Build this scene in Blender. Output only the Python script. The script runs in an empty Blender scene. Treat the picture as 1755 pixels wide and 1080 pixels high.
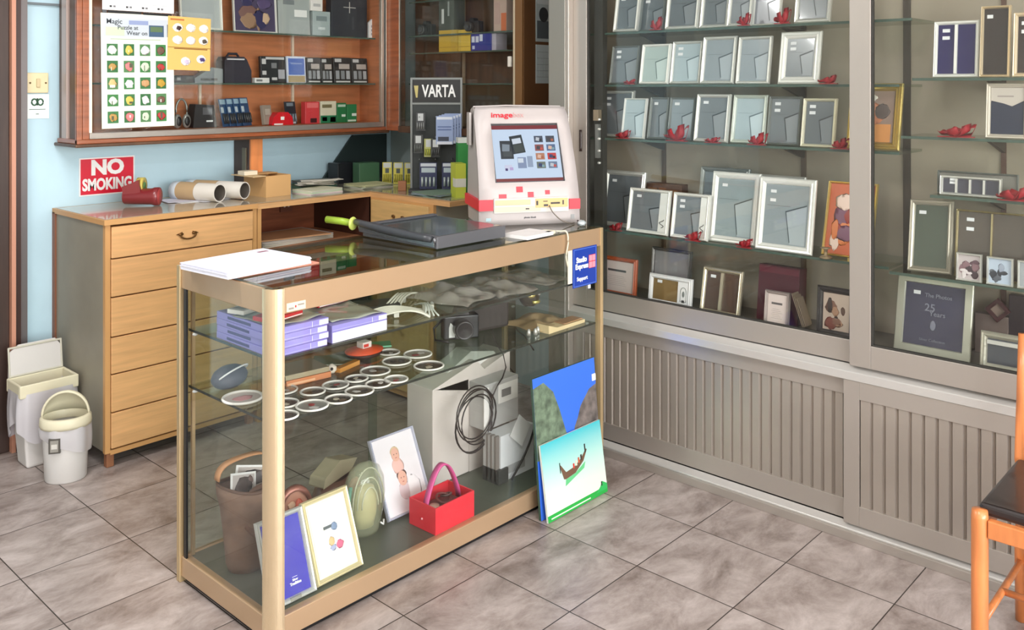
import bpy, math, random
from mathutils import Vector, Matrix, Euler
random.seed(7)
PI = math.pi
SC = bpy.context.scene
COL = SC.collection
# ---------------------------------------------------------------- camera geometry (room axes: X along back wall, Y along right wall)
FL, PCX, HZ, CH, ANG = 1540.0, 877.5, 147.0, 1.5, math.radians(42.7)
FW = (math.cos(ANG), math.sin(ANG)); RT = (math.sin(ANG), -math.cos(ANG))
def onZ(x, y, z):
    D = FL*(CH-z)/(y-HZ); l = (x-PCX)/FL*D
    return Vector((D*FW[0]+l*RT[0], D*FW[1]+l*RT[1], z))
def onX(x, y, X):
    t = (x-PCX)/FL; D = X/(FW[0]+t*RT[0]); return Vector((X, D*(FW[1]+t*RT[1]), CH-(y-HZ)/FL*D))
def onY(x, y, Y):
    t = (x-PCX)/FL; D = Y/(FW[1]+t*RT[1]); return Vector((D*(FW[0]+t*RT[0]), Y, CH-(y-HZ)/FL*D))
# ---------------------------------------------------------------- materials
def lin(c):
    r = []
    for v in c[:3]:
        v /= 255.0
        r.append(v/12.92 if v <= 0.04045 else ((v+0.055)/1.055)**2.4)
    return (r[0], r[1], r[2], 1)
MC = {}
def mat(c, rough=.5, metal=0, spec=.5, coat=0, emit=0, var=0, vscale=8, stretch=None, bump=0, alpha=1):
    k = (tuple(c), rough, metal, spec, coat, emit, var, vscale, stretch, bump, alpha)
    if k in MC: return MC[k]
    m = bpy.data.materials.new('surface'); m.use_nodes = True
    nt = m.node_tree; b = nt.nodes['Principled BSDF']
    b.inputs['Base Color'].default_value = lin(c)
    b.inputs['Roughness'].default_value = rough; b.inputs['Metallic'].default_value = metal
    b.inputs['Specular IOR Level'].default_value = spec; b.inputs['Coat Weight'].default_value = coat
    b.inputs['Coat Roughness'].default_value = .06
    if alpha < 1: b.inputs['Alpha'].default_value = alpha
    if emit:
        b.inputs['Base Color'].default_value = lin([v*.25 for v in c])
        b.inputs['Emission Color'].default_value = lin(c); b.inputs['Emission Strength'].default_value = emit
    if var or bump:
        tc = nt.nodes.new('ShaderNodeTexCoord'); mp = nt.nodes.new('ShaderNodeMapping')
        mp.inputs['Scale'].default_value = stretch or (1, 1, 1)
        nz = nt.nodes.new('ShaderNodeTexNoise'); nz.inputs['Scale'].default_value = vscale; nz.inputs['Detail'].default_value = 5
        nt.links.new(tc.outputs['Object'], mp.inputs[0]); nt.links.new(mp.outputs[0], nz.inputs['Vector'])
        if var:
            cr = nt.nodes.new('ShaderNodeValToRGB')
            cr.color_ramp.elements[0].position = .3; cr.color_ramp.elements[1].position = .7
            cr.color_ramp.elements[0].color = lin([max(0, v*(1-var)) for v in c])
            cr.color_ramp.elements[1].color = lin([min(255, v*(1+var)) for v in c])
            nt.links.new(nz.outputs[0], cr.inputs[0]); nt.links.new(cr.outputs[0], b.inputs['Base Color'])
        if bump:
            bp = nt.nodes.new('ShaderNodeBump'); bp.inputs['Strength'].default_value = bump; bp.inputs['Distance'].default_value = .003
            nt.links.new(nz.outputs[0], bp.inputs['Height']); nt.links.new(bp.outputs[0], b.inputs['Normal'])
    MC[k] = m
    return m
def glass_mat(tint=(252, 253, 252), ior=1.45, rough=0.0, name='clear glass', veil=0):
    m = bpy.data.materials.new(name); m.use_nodes = True; nt = m.node_tree
    for n in list(nt.nodes): nt.nodes.remove(n)
    o = nt.nodes.new('ShaderNodeOutputMaterial'); t = nt.nodes.new('ShaderNodeBsdfTransparent'); g = nt.nodes.new('ShaderNodeBsdfGlossy')
    lw = nt.nodes.new('ShaderNodeLayerWeight'); lw.inputs['Blend'].default_value = .5; pw = nt.nodes.new('ShaderNodeMath'); pw.operation = 'POWER'; pw.inputs[1].default_value = 5
    f = nt.nodes.new('ShaderNodeMath'); f.operation = 'MULTIPLY_ADD'; r0 = ((ior-1)/(ior+1))**2; f.inputs[1].default_value = 1-r0; f.inputs[2].default_value = r0
    nt.links.new(lw.outputs['Facing'], pw.inputs[0]); nt.links.new(pw.outputs[0], f.inputs[0]); mx = nt.nodes.new('ShaderNodeMixShader')
    t.inputs[0].default_value = lin(tint); g.inputs['Roughness'].default_value = rough
    nt.links.new(f.outputs[0], mx.inputs[0]); nt.links.new(t.outputs[0], mx.inputs[1]); nt.links.new(g.outputs[0], mx.inputs[2])
    last = mx
    if veil:
        d = nt.nodes.new('ShaderNodeBsdfDiffuse'); d.inputs[0].default_value = lin((210, 212, 208)); m2 = nt.nodes.new('ShaderNodeMixShader'); m2.inputs[0].default_value = veil
        nt.links.new(mx.outputs[0], m2.inputs[1]); nt.links.new(d.outputs[0], m2.inputs[2]); last = m2
    nt.links.new(last.outputs[0], o.inputs[0])
    return m
GLASS = glass_mat()
GSHELF = glass_mat((236, 242, 236), 1.5, name='greenish shelf glass')
GEDGE = mat((70, 88, 78), .2)
GTOP = glass_mat((226, 230, 222), 1.75, name='counter top glass')
PLAST = glass_mat((225, 225, 222), 1.5, .12, name='clear plastic film', veil=.22)
WHITE = mat((240, 240, 238), .6); BLACK = mat((22, 22, 24), .4); DGREY = mat((60, 60, 62), .5)
RED = mat((205, 30, 45), .5); STICK = mat((225, 228, 230), .6)
# ---------------------------------------------------------------- mesh builder
class MB:
    def __init__(s, M=None): s.v = []; s.f = []; s.fm = []; s.m = []; s.sm = []; s.M = M or Matrix()
    def mi(s, m):
        if m not in s.m: s.m.append(m)
        return s.m.index(m)
    def add(s, vs, fs, m, smooth=False):
        o = len(s.v); s.v += [s.M @ Vector(p) for p in vs]
        k = s.mi(m)
        for f in fs: s.f.append([i+o for i in f]); s.fm.append(k); s.sm.append(smooth)
        return s
    def b(s, x0, x1, y0, y1, z0, z1, m):
        if x0 > x1: x0, x1 = x1, x0
        if y0 > y1: y0, y1 = y1, y0
        if z0 > z1: z0, z1 = z1, z0
        return s.add([(x0,y0,z0),(x1,y0,z0),(x1,y1,z0),(x0,y1,z0),(x0,y0,z1),(x1,y0,z1),(x1,y1,z1),(x0,y1,z1)],
              [(0,3,2,1),(4,5,6,7),(0,1,5,4),(1,2,6,5),(2,3,7,6),(3,0,4,7)], m)
    def prism(s, poly, axis, a, b_, m, smooth=False):
        n = len(poly)
        def P(u, w_, t): return {'x': (t,u,w_), 'y': (u,t,w_), 'z': (u,w_,t)}[axis]
        vs = [P(u,w_,a) for u,w_ in poly]+[P(u,w_,b_) for u,w_ in poly]
        s.add(vs, [tuple(range(n-1,-1,-1)), tuple(range(n,2*n))], m)
        s.add(vs, [(i,(i+1)%n,(i+1)%n+n,i+n) for i in range(n)], m, smooth)
        return s
    def lathe(s, prof, m, n=28, c=(0,0,0), sx=1, sy=1, R=None, smooth=True):
        vs = []; R = R or Matrix()
        for r, z in prof:
            for i in range(n):
                a = 2*PI*i/n; vs.append(Vector(c)+(R @ Vector((r*math.cos(a)*sx, r*math.sin(a)*sy, z))))
        fs = [(j*n+i, j*n+(i+1)%n, (j+1)*n+(i+1)%n, (j+1)*n+i) for j in range(len(prof)-1) for i in range(n)]
        return s.add(vs, fs, m, smooth)
    def tube(s, pts, r, m, n=8, closed=False):
        pts = [Vector(p) for p in pts]; N = len(pts); vs = []; up = Vector((0,0,1))
        for i, p in enumerate(pts):
            a = pts[(i-1) % N] if (closed or i > 0) else p
            b_ = pts[(i+1) % N] if (closed or i < N-1) else p
            t = (b_-a).normalized(); x = t.cross(up)
            if x.length < 1e-3: x = t.cross(Vector((1,0,0)))
            x.normalize(); y = x.cross(t).normalized()
            rr = r[i] if isinstance(r, (list, tuple)) else r
            vs += [p+x*rr*math.cos(2*PI*k/n)+y*rr*math.sin(2*PI*k/n) for k in range(n)]
        fs = []
        for i in range(N if closed else N-1):
            j = (i+1) % N
            fs += [(i*n+k, i*n+(k+1)%n, j*n+(k+1)%n, j*n+k) for k in range(n)]
        if not closed: fs += [tuple(range(n-1,-1,-1)), tuple(range((N-1)*n, N*n))]
        return s.add(vs, fs, m, True)
    def torus(s, c, R, r, m, n=28, k=8, rot=None, sy=1):
        rot = rot or Matrix(); pts = [Vector(c)+rot @ Vector((R*math.cos(2*PI*i/n), R*sy*math.sin(2*PI*i/n), 0)) for i in range(n)]
        return s.tube(pts, r, m, k, True)
    def blob(s, c, r, m, n=16, k=10, jit=0, seed=0):
        rnd = random.Random(seed); vs = []
        for j in range(k+1):
            for i in range(n):
                th = PI*j/k; ph = 2*PI*i/n; q = 1+jit*(rnd.random()-.5)
                vs.append((c[0]+r[0]*math.sin(th)*math.cos(ph)*q, c[1]+r[1]*math.sin(th)*math.sin(ph)*q, c[2]+r[2]*math.cos(th)*q))
        return s.add(vs, [(j*n+i, (j+1)*n+i, (j+1)*n+(i+1)%n, j*n+(i+1)%n) for j in range(k) for i in range(n)], m, True)
    def grid(s, fn, nu, nv, m, smooth=True, skip=None):
        vs = [fn(u/nu, v/nv) for v in range(nv+1) for u in range(nu+1)]
        fs = [(v*(nu+1)+u, v*(nu+1)+u+1, (v+1)*(nu+1)+u+1, (v+1)*(nu+1)+u) for v in range(nv) for u in range(nu) if not (skip and skip(u, v))]
        return s.add(vs, fs, m, smooth)
    def ring(s, w, h, bw, prof, m):       # picture-frame moulding: prof = [(inset fraction, y)]; x in -w/2..w/2, z in 0..h
        vs = []
        for q, y in prof:
            i = q*bw; vs += [(-w/2+i,y,i),(w/2-i,y,i),(w/2-i,y,h-i),(-w/2+i,y,h-i)]
        n = len(prof); fs = []
        for j in range(n-1):
            for i in range(4): fs.append((j*4+i, j*4+(i+1)%4, (j+1)*4+(i+1)%4, (j+1)*4+i))
        return s.add(vs, fs, m)
    def text(s, txt, size, m, x=0, z=0, y=0, bold=0, plane='xz', ext=.0006, align='CENTER', sx=1, shear=0, maxw=None):
        cu = bpy.data.curves.new('t', 'FONT'); cu.body = txt; cu.size = size; cu.align_x = align; cu.align_y = 'CENTER'; cu.extrude = ext; cu.offset = bold; cu.shear = shear
        cu.resolution_u = 3
        ob = bpy.data.objects.new('t', cu); me = ob.to_mesh()
        vs = [Vector(v.co) for v in me.vertices]; fs = [tuple(p.vertices) for p in me.polygons]
        if vs and maxw:
            ww = max(v.x for v in vs)-min(v.x for v in vs)
            if ww > 0: sx = maxw/ww
        out = [(x+v.x*sx, y-v.z, z+v.y) if plane == 'xz' else (x+v.x*sx, z+v.y, y+v.z) for v in vs]
        ob.to_mesh_clear(); bpy.data.objects.remove(ob); bpy.data.curves.remove(cu)
        return s.add(out, fs, m)
    def build(s, name, parent=None, loc=None, rot=None, bevel=0, seg=2):
        me = bpy.data.meshes.new(name); me.from_pydata([tuple(v) for v in s.v], [], s.f)
        for m in s.m: me.materials.append(m)
        me.polygons.foreach_set('material_index', s.fm); me.polygons.foreach_set('use_smooth', s.sm); me.update()
        o = bpy.data.objects.new(name, me); COL.objects.link(o)
        if parent: o.parent = parent
        if loc is not None: o.location = loc
        if rot is not None: o.rotation_euler = rot
        if bevel:
            md = o.modifiers.new('bevel', 'BEVEL'); md.width = bevel; md.segments = seg; md.limit_method = 'ANGLE'
        return o
def B(x0, x1, y0, y1, z0, z1, m): return MB().b(x0, x1, y0, y1, z0, z1, m)
def tag(o, label, cat, group=None, kind=None):
    o['label'] = label; o['category'] = cat
    if group: o['group'] = group
    if kind: o['kind'] = kind
    return o
def thing(name, label, cat, loc=(0,0,0), rot=(0,0,0), group=None):
    o = bpy.data.objects.new(name, None); COL.objects.link(o); o.location = loc; o.rotation_euler = rot; o.empty_display_size = .05
    return tag(o, label, cat, group)
def struct(name, mb, bevel=0):
    o = mb.build(name, bevel=bevel); o['kind'] = 'structure'; return o
RC = -PI/2                                   # faces -X (right-wall showcase)
# ================================================================ SETTING
YA, XB, XC = 4.06, 3.36, 2.94
def floor_mat():
    m = bpy.data.materials.new('marbled floor tiles'); m.use_nodes = True; nt = m.node_tree; L = nt.links.new; b = nt.nodes['Principled BSDF']
    N = nt.nodes.new; tc = N('ShaderNodeTexCoord'); mp = N('ShaderNodeMapping'); mp.inputs['Location'].default_value = (-.3273, -.2833, 0)
    br = N('ShaderNodeTexBrick'); br.offset = 0; br.squash = 1; br.inputs['Scale'].default_value = 1
    br.inputs['Brick Width'].default_value = .33333; br.inputs['Row Height'].default_value = .33333; br.inputs['Mortar Size'].default_value = .0021; br.inputs['Mortar Smooth'].default_value = .3
    br.inputs['Color1'].default_value = (0,0,0,1); br.inputs['Color2'].default_value = (1,1,1,1); br.inputs['Mortar'].default_value = (0,0,0,1)
    L(tc.outputs['Object'], mp.inputs[0]); L(mp.outputs[0], br.inputs['Vector'])
    add = N('ShaderNodeVectorMath'); add.operation = 'MULTIPLY_ADD'; add.inputs[1].default_value = (7, 3, 5)
    L(br.outputs['Color'], add.inputs[0]); L(tc.outputs['Object'], add.inputs[2])
    m2 = N('ShaderNodeMapping'); m2.inputs['Scale'].default_value = (1.0, 1.7, 1); m2.inputs['Rotation'].default_value = (0, 0, .6); L(add.outputs[0], m2.inputs[0])
    n1 = N('ShaderNodeTexNoise'); n1.inputs['Scale'].default_value = 5.0; n1.inputs['Detail'].default_value = 10; n1.inputs['Roughness'].default_value = .72; n1.inputs['Distortion'].default_value = .35
    L(m2.outputs[0], n1.inputs['Vector'])
    cr = N('ShaderNodeValToRGB'); e = cr.color_ramp.elements
    e[0].position = .33; e[0].color = lin((120, 106, 99)); e[1].position = .72; e[1].color = lin((196, 184, 179))
    k = e.new(.5); k.color = lin((160, 147, 141))
    L(n1.outputs[0], cr.inputs[0])
    mx = N('ShaderNodeMix'); mx.data_type = 'RGBA'; mx.inputs['B'].default_value = lin((58, 50, 45))
    L(br.outputs['Fac'], mx.inputs['Factor']); L(cr.outputs[0], mx.inputs['A']); L(mx.outputs['Result'], b.inputs['Base Color'])
    b.inputs['Roughness'].default_value = .33
    bp = N('ShaderNodeBump'); bp.inputs['Strength'].default_value = .35; bp.inputs['Distance'].default_value = .002; bp.invert = True
    L(br.outputs['Fac'], bp.inputs['Height']); L(bp.outputs[0], b.inputs['Normal'])
    return m
BLUE = mat((188, 217, 229), .65, var=.03, vscale=3)
CREAM = mat((225, 222, 214), .7)
struct('floor', B(-2, 3.6, -3.2, 4.3, -.1, 0, floor_mat()))
struct('ceiling', B(-2, 3.6, -3.2, 4.3, 2.85, 2.95, mat((238, 238, 234), .8)))
w = MB(); w.b(-2, 3.6, YA, YA+.14, 0, 2.85, BLUE); struct('wall_back', w)
w = MB(); w.b(XB, XB+.2, -3.2, YA, 0, 2.85, mat((150, 165, 165), .7)); struct('wall_right', w)
struct('wall_left', B(-2, -1.9, -3.2, YA, 0, 2.85, CREAM))
w = MB(); w.b(-1.9, XB, -3.2, -3.1, 0, .35, CREAM); w.b(-1.9, XB, -3.2, -3.1, 2.5, 2.85, CREAM); w.b(-1.9, -1.6, -3.2, -3.1, .35, 2.5, CREAM); w.b(3.0, XB, -3.2, -3.1, .35, 2.5, CREAM)
struct('wall_front', w)
w = MB(); am = mat((120, 118, 112), .4, .7)
for x in (-1.6, -.08, 1.46, 2.95): w.b(x, x+.05, -3.18, -3.12, .35, 2.5, am)
w.b(-1.6, 3.0, -3.18, -3.12, .35, .4, am); w.b(-1.6, 3.0, -3.18, -3.12, 2.45, 2.5, am)
struct('window_1', w)
gp = B(-1.55, 2.95, -3.155, -3.149, .4, 2.45, GLASS).build('window_pane'); gp['kind'] = 'structure'; gp.name = 'window_2'
# dark brown door at the left, in the back wall
DB = mat((58, 42, 36), .45, var=.12, vscale=6, stretch=(8, 8, .6)); w = MB()
w.b(.45, 1.31, YA-.05, YA-.002, 0, 2.2, DB); o = struct('door_1', w, .004)
h_ = MB(); h_.tube([(.62, YA-.06, 1.02), (.62, YA-.1, 1.02), (.74, YA-.1, 1.02)], .009, am); h_.build('door_handle', o)
w = MB(); w.b(1.31, 1.326, YA-.075, YA-.002, 0, 2.2, mat((196, 140, 116), .4)); w.b(1.326, 1.35, YA-.06, YA-.002, 0, 2.2, mat((60, 36, 30), .4)); w.b(1.35, 1.378, YA-.05, YA-.002, 0, 2.2, mat((112, 106, 106), .35, .3))
struct('trim_1', w)
# cable conduit at top of the blue wall
struct('trim_2', B(1.38, 1.53, YA-.012, YA-.001, 1.842, 1.852, mat((110, 120, 125), .5)))
# ================================================================ WALL FITTINGS
t = thing('light_switch', 'cream single light switch on the blue wall beside the dark door', 'light switch', (1.432, YA-.001, 1.512))
w = MB(); w.b(-.043, .043, -.012, 0, -.043, .043, mat((228, 212, 170), .4)); w.build('switch_plate', t, bevel=.004)
w = MB(); w.b(-.007, .007, -.02, -.0122, -.018, .018, mat((206, 188, 146), .35)); w.build('rocker', t, bevel=.002)
for s in (-1, 1):
    w = MB(); w.lathe([(0, .0018), (.004, .0015), (.004, 0)], mat((120, 95, 60), .3, .6), 10, (s*.031, -.0122, 0), R=Matrix.Rotation(PI/2, 4, 'X')); w.build('screw', t)
w = MB(); w.b(-.047, .047, -.002, 0, -.052, .052, mat((235, 243, 242), .5)); g = mat((52, 92, 66), .6)
for s in (-1, 1):
    w.M = Matrix.Translation((s*.012, -.0025, .018)); w.torus((0,0,0), .0105, .0035, g, 18, 6, Matrix.Rotation(PI/2, 4, 'X'), 1.25)
w.M = Matrix(); w.b(-.003, .003, -.004, -.002, .004, .034, mat((20, 40, 30))); w.b(-.032, .032, -.003, -.002, -.014, -.0115, g); w.b(-.006, .006, -.003, -.002, -.034, -.031, g)
o = w.build('wall_sticker', loc=(1.433, YA-.001, 1.413)); tag(o, 'small white square notice with a dark green symbol below the light switch', 'sign')
# NO SMOKING
t = thing('no_smoking_sign', 'red and white NO SMOKING sign fixed to the blue wall above the tall chest', 'sign', (1.727, YA-.001, 1.098))
w = MB(); w.b(-.123, .123, -.003, 0, -.084, .084, mat((240, 236, 236), .4)); w.b(-.117, .117, -.0036, -.003, -.078, .078, mat((214, 22, 52), .35)); w.build('plate', t)
w = MB(); w.text('NO', .088, WHITE, 0, .036, -.0037, .0045, maxw=.145); w.text('SMOKING', .070, WHITE, 0, -.038, -.0037, .003, maxw=.218); w.build('lettering', t)
# ================================================================ CHEST OF DRAWERS + DESK
LW = mat((214, 166, 114), .42, var=.06, vscale=5, stretch=(1, 1, 14)); LWF = mat((220, 170, 116), .4, var=.05, vscale=4, stretch=(1, 1, 16))
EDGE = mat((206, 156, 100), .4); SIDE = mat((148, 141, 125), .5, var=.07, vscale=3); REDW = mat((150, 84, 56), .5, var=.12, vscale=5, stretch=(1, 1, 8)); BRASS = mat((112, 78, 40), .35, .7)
t = thing('chest_of_drawers', 'tall pale wood chest of six drawers with one bail handle, against the blue wall', 'chest of drawers', (1.5, 3.544, 0))
W_ = .667
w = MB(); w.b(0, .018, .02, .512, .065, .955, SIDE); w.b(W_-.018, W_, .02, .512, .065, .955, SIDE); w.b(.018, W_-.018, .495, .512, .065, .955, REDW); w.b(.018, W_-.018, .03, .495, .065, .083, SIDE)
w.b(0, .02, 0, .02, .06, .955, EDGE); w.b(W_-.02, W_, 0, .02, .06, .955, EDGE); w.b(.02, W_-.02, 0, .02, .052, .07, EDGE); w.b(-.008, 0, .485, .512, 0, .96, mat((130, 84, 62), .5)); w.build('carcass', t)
w = MB(); w.b(-.008, W_+.0, -.012, .512, .955, .976, EDGE); w.b(.0, W_, .0, .49, .976, .9775, mat((172, 160, 140), .16, coat=.6)); w.build('top', t, bevel=.002)
zs = [.947, .819, .667, .511, .365, .215, .072]
for i in range(6):
    w = MB(); w.b(.023, W_-.023, -.004 if i else -.008, .45, zs[i+1]+.004, zs[i]-.001, LWF); d = w.build('drawer', t, bevel=.0025)
    if i == 0:
        w = MB()
        for s in (-1, 1): w.blob((.335+s*.03, -.014, .885), (.012, .006, .006), BRASS); 
        w.tube([(.335+.034*math.cos(a), -.019-.004*math.sin(a), .882-.018*math.sin(a)) for a in [PI*k/10 for k in range(11)]], .0035, BRASS)
        w.prism([(.285,.884),(.312,.878),(.312,.893),(.3,.889)], 'y', -.013, -.009, BRASS); w.prism([(.385,.884),(.358,.878),(.358,.893),(.37,.889)], 'y', -.013, -.009, BRASS); w.build('handle', d)
for x, y in ((.01, .01), (W_-.04, .01), (.01, .46), (W_-.04, .46)): B(x, x+.03, y, y+.03, 0, .065, mat((150, 100, 70), .5)).build('foot', t, bevel=.004)
# L-shaped desk: kneehole + return cabinet
t = thing('corner_desk', 'L-shaped wooden desk with an open kneehole and a drawer cabinet in the corner', 'desk', (2.17, 3.544, 0))
w = MB(); w.prism([(0,-.004),(.63,-.004),(.63,-.575),(1.188,-.575),(1.188,.514),(0,.514)], 'z', .95, .972, LW); w.build('desk_top', t, bevel=.002)
w = MB(); w.prism([(0.02,.03),(.66,.03),(.66,-.55),(1.17,-.55),(1.17,.5),(0.02,.5)], 'z', .9721, .9745, mat((150, 145, 128), .18, coat=.7)); w.build('desk_top_glass', t)
w = MB(); w.b(.001, .02, .0, .5, 0, .95, EDGE); w.b(.02, .627, .47, .49, .1, .95, REDW); w.b(.02, .627, .03, .47, .735, .75, mat((186, 130, 92), .5)); w.b(.02,.627,.03,.47,.1,.115,REDW); w.build('kneehole', t)
w = MB(); w.b(.627, .645, -.47, .0, .02, .95, EDGE); w.b(.645, 1.188, -.47, -.452, .02, .95, SIDE); w.b(.627, .645, -.01, .49, .02, .95, mat((70, 40, 30), .5)); w.b(.66, 1.18, -.45, .49, .05, .07, SIDE); w.build('cabinet_carcass', t)
for z0, z1 in ((.795, .94), (.62, .785), (.44, .61), (.24, .43), (.05, .23)):
    w = MB(); w.b(.612, .63, -.45, -.03, z0, z1, mat((212, 174, 116), .42, var=.05, vscale=5, stretch=(1, 1, 12))); d = w.build('drawer', t, bevel=.003)
    if z0 > .7:
        w = MB()
        w.tube([(.606-.004*math.sin(a), -.24+.03*math.cos(a), .872-.02*math.sin(a)) for a in [PI*k/10 for k in range(11)]], .004, BRASS)
        for s in (-1, 1): w.blob((.607, -.24+s*.034, .875), (.006, .012, .007), BRASS)
        w.build('handle', d)
# socket + papers inside kneehole
w = MB(); w.b(-.035, .035, -.01, 0, -.035, .035, mat((120, 70, 55), .4))
for x, z in ((.0, .014), (-.012, -.006), (.012, -.006)): w.b(x-.004, x+.004, -.013, -.01, z-.006, z+.006, mat((235, 220, 210), .4))
o = w.build('wall_socket', loc=(2.62, 4.012, .885)); tag(o, 'small brown power socket at the back of the desk kneehole', 'socket')
w = MB()
for k in range(9):
    a = .03*math.sin(k*2.1); M = Matrix.Rotation(a, 4, 'Z'); w.M = M; w.b(-.2, .2, -.13, .13, k*.003, k*.003+.0026, mat((222-k, 216-k, 204), .7))
w.M = Matrix(); o = w.build('paper_stack', loc=(2.45, 3.77, .7515), rot=(0, 0, .05)); tag(o, 'loose pile of large cream papers on the kneehole shelf of the desk', 'paper')
w = MB(); w.prism([(-.19,-.1),(.2,-.12),(.17,.12),(-.17,.1)], 'z', 0, .006, mat((196, 150, 112), .6)); o = w.build('cardboard_sheet', loc=(2.42, 3.74, .7795), rot=(0, 0, -.1)); tag(o, 'flat tan cardboard sheet lying on the papers in the kneehole', 'cardboard')
# ================================================================ WOODEN POST ON THE DESK
t = thing('wooden_post', 'orange wooden upright standing on the desk under the wall cabinet', 'post', (2.352, 3.9, .975))
w = MB(); w.b(0, .065, .012, .155, 0, .281, mat((72, 52, 44), .5)); w.build('side_board', t)
w = MB(); w.b(0, .065, 0, .012, 0, .281, mat((224, 140, 82), .45, var=.07, vscale=6, stretch=(6, 6, 1))); w.build('front_board', t)
w = MB(); w.b(-.004, 0, .04, .075, .1, .22, mat((112, 104, 84), .4)); w.build('switch_plate', t)
# ================================================================ WALL CABINET A (along back wall)
CW = mat((150, 84, 52), .3, var=.14, vscale=5, stretch=(1, 1, 9), coat=.4); CIN = mat((188, 116, 74), .55, var=.10, vscale=4, stretch=(1, 1, 10)); ALU = mat((196, 186, 172), .3, .75)
PINKM = mat((178, 158, 150), .35, coat=.4); BRN = mat((92, 64, 46), .4, var=.12, vscale=6, stretch=(5, 5, 1)); CTOP = 2.35
t = thing('wall_cabinet', 'long glass-fronted wooden wall cabinet with a chart on its glass, hung on the blue wall', 'cabinet', (1.53, 3.84, 0))
XR = 3.14-1.53
w = MB(); w.b(0, .02, .02, .219, 1.257, CTOP, BRN); w.b(0, XR, .2, .219, 1.27, CTOP, CIN); w.b(0, XR, 0, .2, CTOP-.02, CTOP, BRN); w.b(XR-.02, XR, .03, .2, 1.27, CTOP, CIN); w.build('carcass', t)
w = MB()
w.b(-.012, .0, .015, .1, 1.27, CTOP, BRN); w.b(-.02, -.0, .11, .165, 1.27, CTOP, PINKM); w.b(-.012, 0, .17, .21, 1.27, CTOP, BRN); w.b(-.024, 0, -.01, .0135, 1.257, CTOP, CW); w.build('side_moulding', t, bevel=.004)
w = MB(); w.b(-.03, XR+.02, -.012, .22, 1.243, 1.257, BRN); w.b(-.024, XR, -.012, .2, 1.257, 1.277, CW); w.build('bottom_rail', t, bevel=.004)
w = MB(); w.b(0, .026, -.01, .02, 1.277, CTOP, CW); w.b(.026, .04, -.006, .014, 1.277, CTOP, mat((235, 226, 206), .3, .3)); w.b(XR-.03, XR-.012, -.006, .014, 1.277, CTOP, ALU); w.build('front_stile', t, bevel=.002)
w = MB(); w.b(.026, XR-.03, -.016, .02, 1.277, 1.303, mat((168, 160, 152), .35, .6)); w.build('sliding_track', t, bevel=.002)
w = MB(); w.b(.026, XR, .03, .2, 1.29, 1.303, CIN); w.build('cabinet_floor', t)
for z in (1.513, 1.762, 2.05):
    w = MB(); w.b(.022, XR-.022, .06, .199, z-.008, z, GSHELF); w.b(.022, XR-.022, .0585, .06, z-.008, z, GEDGE); w.build('glass_shelf', t)
for x in (.62, 1.14):
    w = MB(); w.b(x, x+.012, .186, .199, 1.303, CTOP-.02, mat((220, 200, 176), .4)); w.build('shelf_upright', t)
w = MB(); w.b(.04, .64, -.002, .002, 1.303, CTOP-.02, GLASS); w.build('sliding_glass', t)
w = MB(); w.b(.60, XR-.03, .006, .010, 1.303, CTOP-.02, GLASS); w.build('sliding_glass', t)
# corner post
t = thing('corner_post', 'red-brown wooden corner post joining the two wall cabinets', 'post', (3.14, 3.80, 0))
w = MB(); w.b(0, .015, -.075, .04, 1.257, CTOP, CW); w.b(.015, .05, -.07, .04, 1.257, CTOP, BRN); w.b(-.002, 0.012, -.079, -.075, 1.257, CTOP, ALU); w.b(-.004, .0, .028, .04, 1.257, CTOP, ALU); w.build('post_board', t, bevel=.002)
# ================================================================ WALL CABINET B (along the side wall)
DIN = mat((88, 62, 44), .5, var=.16, vscale=5, stretch=(1, 5, 1)); B2 = mat((78, 62, 40), .5, var=.12, vscale=5)
t = thing('wall_cabinet', 'dark brown glass-fronted wall cabinet with yellow film boxes, on the side wall', 'cabinet', (3.14, 0, 0))
y0, y1 = 2.87, 3.72
w = MB(); w.b(.2, .218, y0, y1+.1, 1.27, CTOP, DIN); w.b(0, .2, y0-.05, y0-.03, 1.27, CTOP, mat((104, 72, 44), .4)); w.b(0, .2, y0, y1+.0, CTOP-.02, CTOP, BRN); w.b(.0, .2, y0, y1+.0, 1.25, 1.27, BRN); w.b(.19, .199, y0+.01, y1-.28, 1.29, 1.5, B2); w.build('carcass', t)
w = MB(); w.b(-.01, .02, y0-.045, y0, 1.25, CTOP, mat((124, 88, 50), .4)); w.b(-.012, .01, y0, y0+.012, 1.25, CTOP, mat((210, 196, 170), .3, .5)); w.build('front_stile', t, bevel=.003)
w = MB(); w.b(-.01, .02, y0, y1, 1.25, 1.285, BRN); w.build('sliding_track', t)
for z in (1.512, 1.675, 1.95):
    w = MB(); w.b(.05, .19, y0+.01, y1-.02, z-.007, z, GSHELF); w.b(.049, .05, y0+.01, y1-.02, z-.007, z, GEDGE); w.build('glass_shelf', t)
w = MB(); w.b(.17, .182, 3.40, 3.412, 1.285, CTOP-.02, mat((150, 128, 104), .4)); w.build('shelf_upright', t)
w = MB(); w.b(0, .004, 3.25, y1-.01, 1.285, CTOP-.02, GLASS); w.build('sliding_glass', t)
w = MB(); w.b(.009, .013, y0+.01, 3.33, 1.285, CTOP-.02, GLASS); w.build('sliding_glass', t)
w = MB(); w.b(-.014, -.001, 2.895, 2.915, 1.59, 1.64, mat((230, 225, 215), .35)); w.build('pull', t, bevel=.003)
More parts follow.
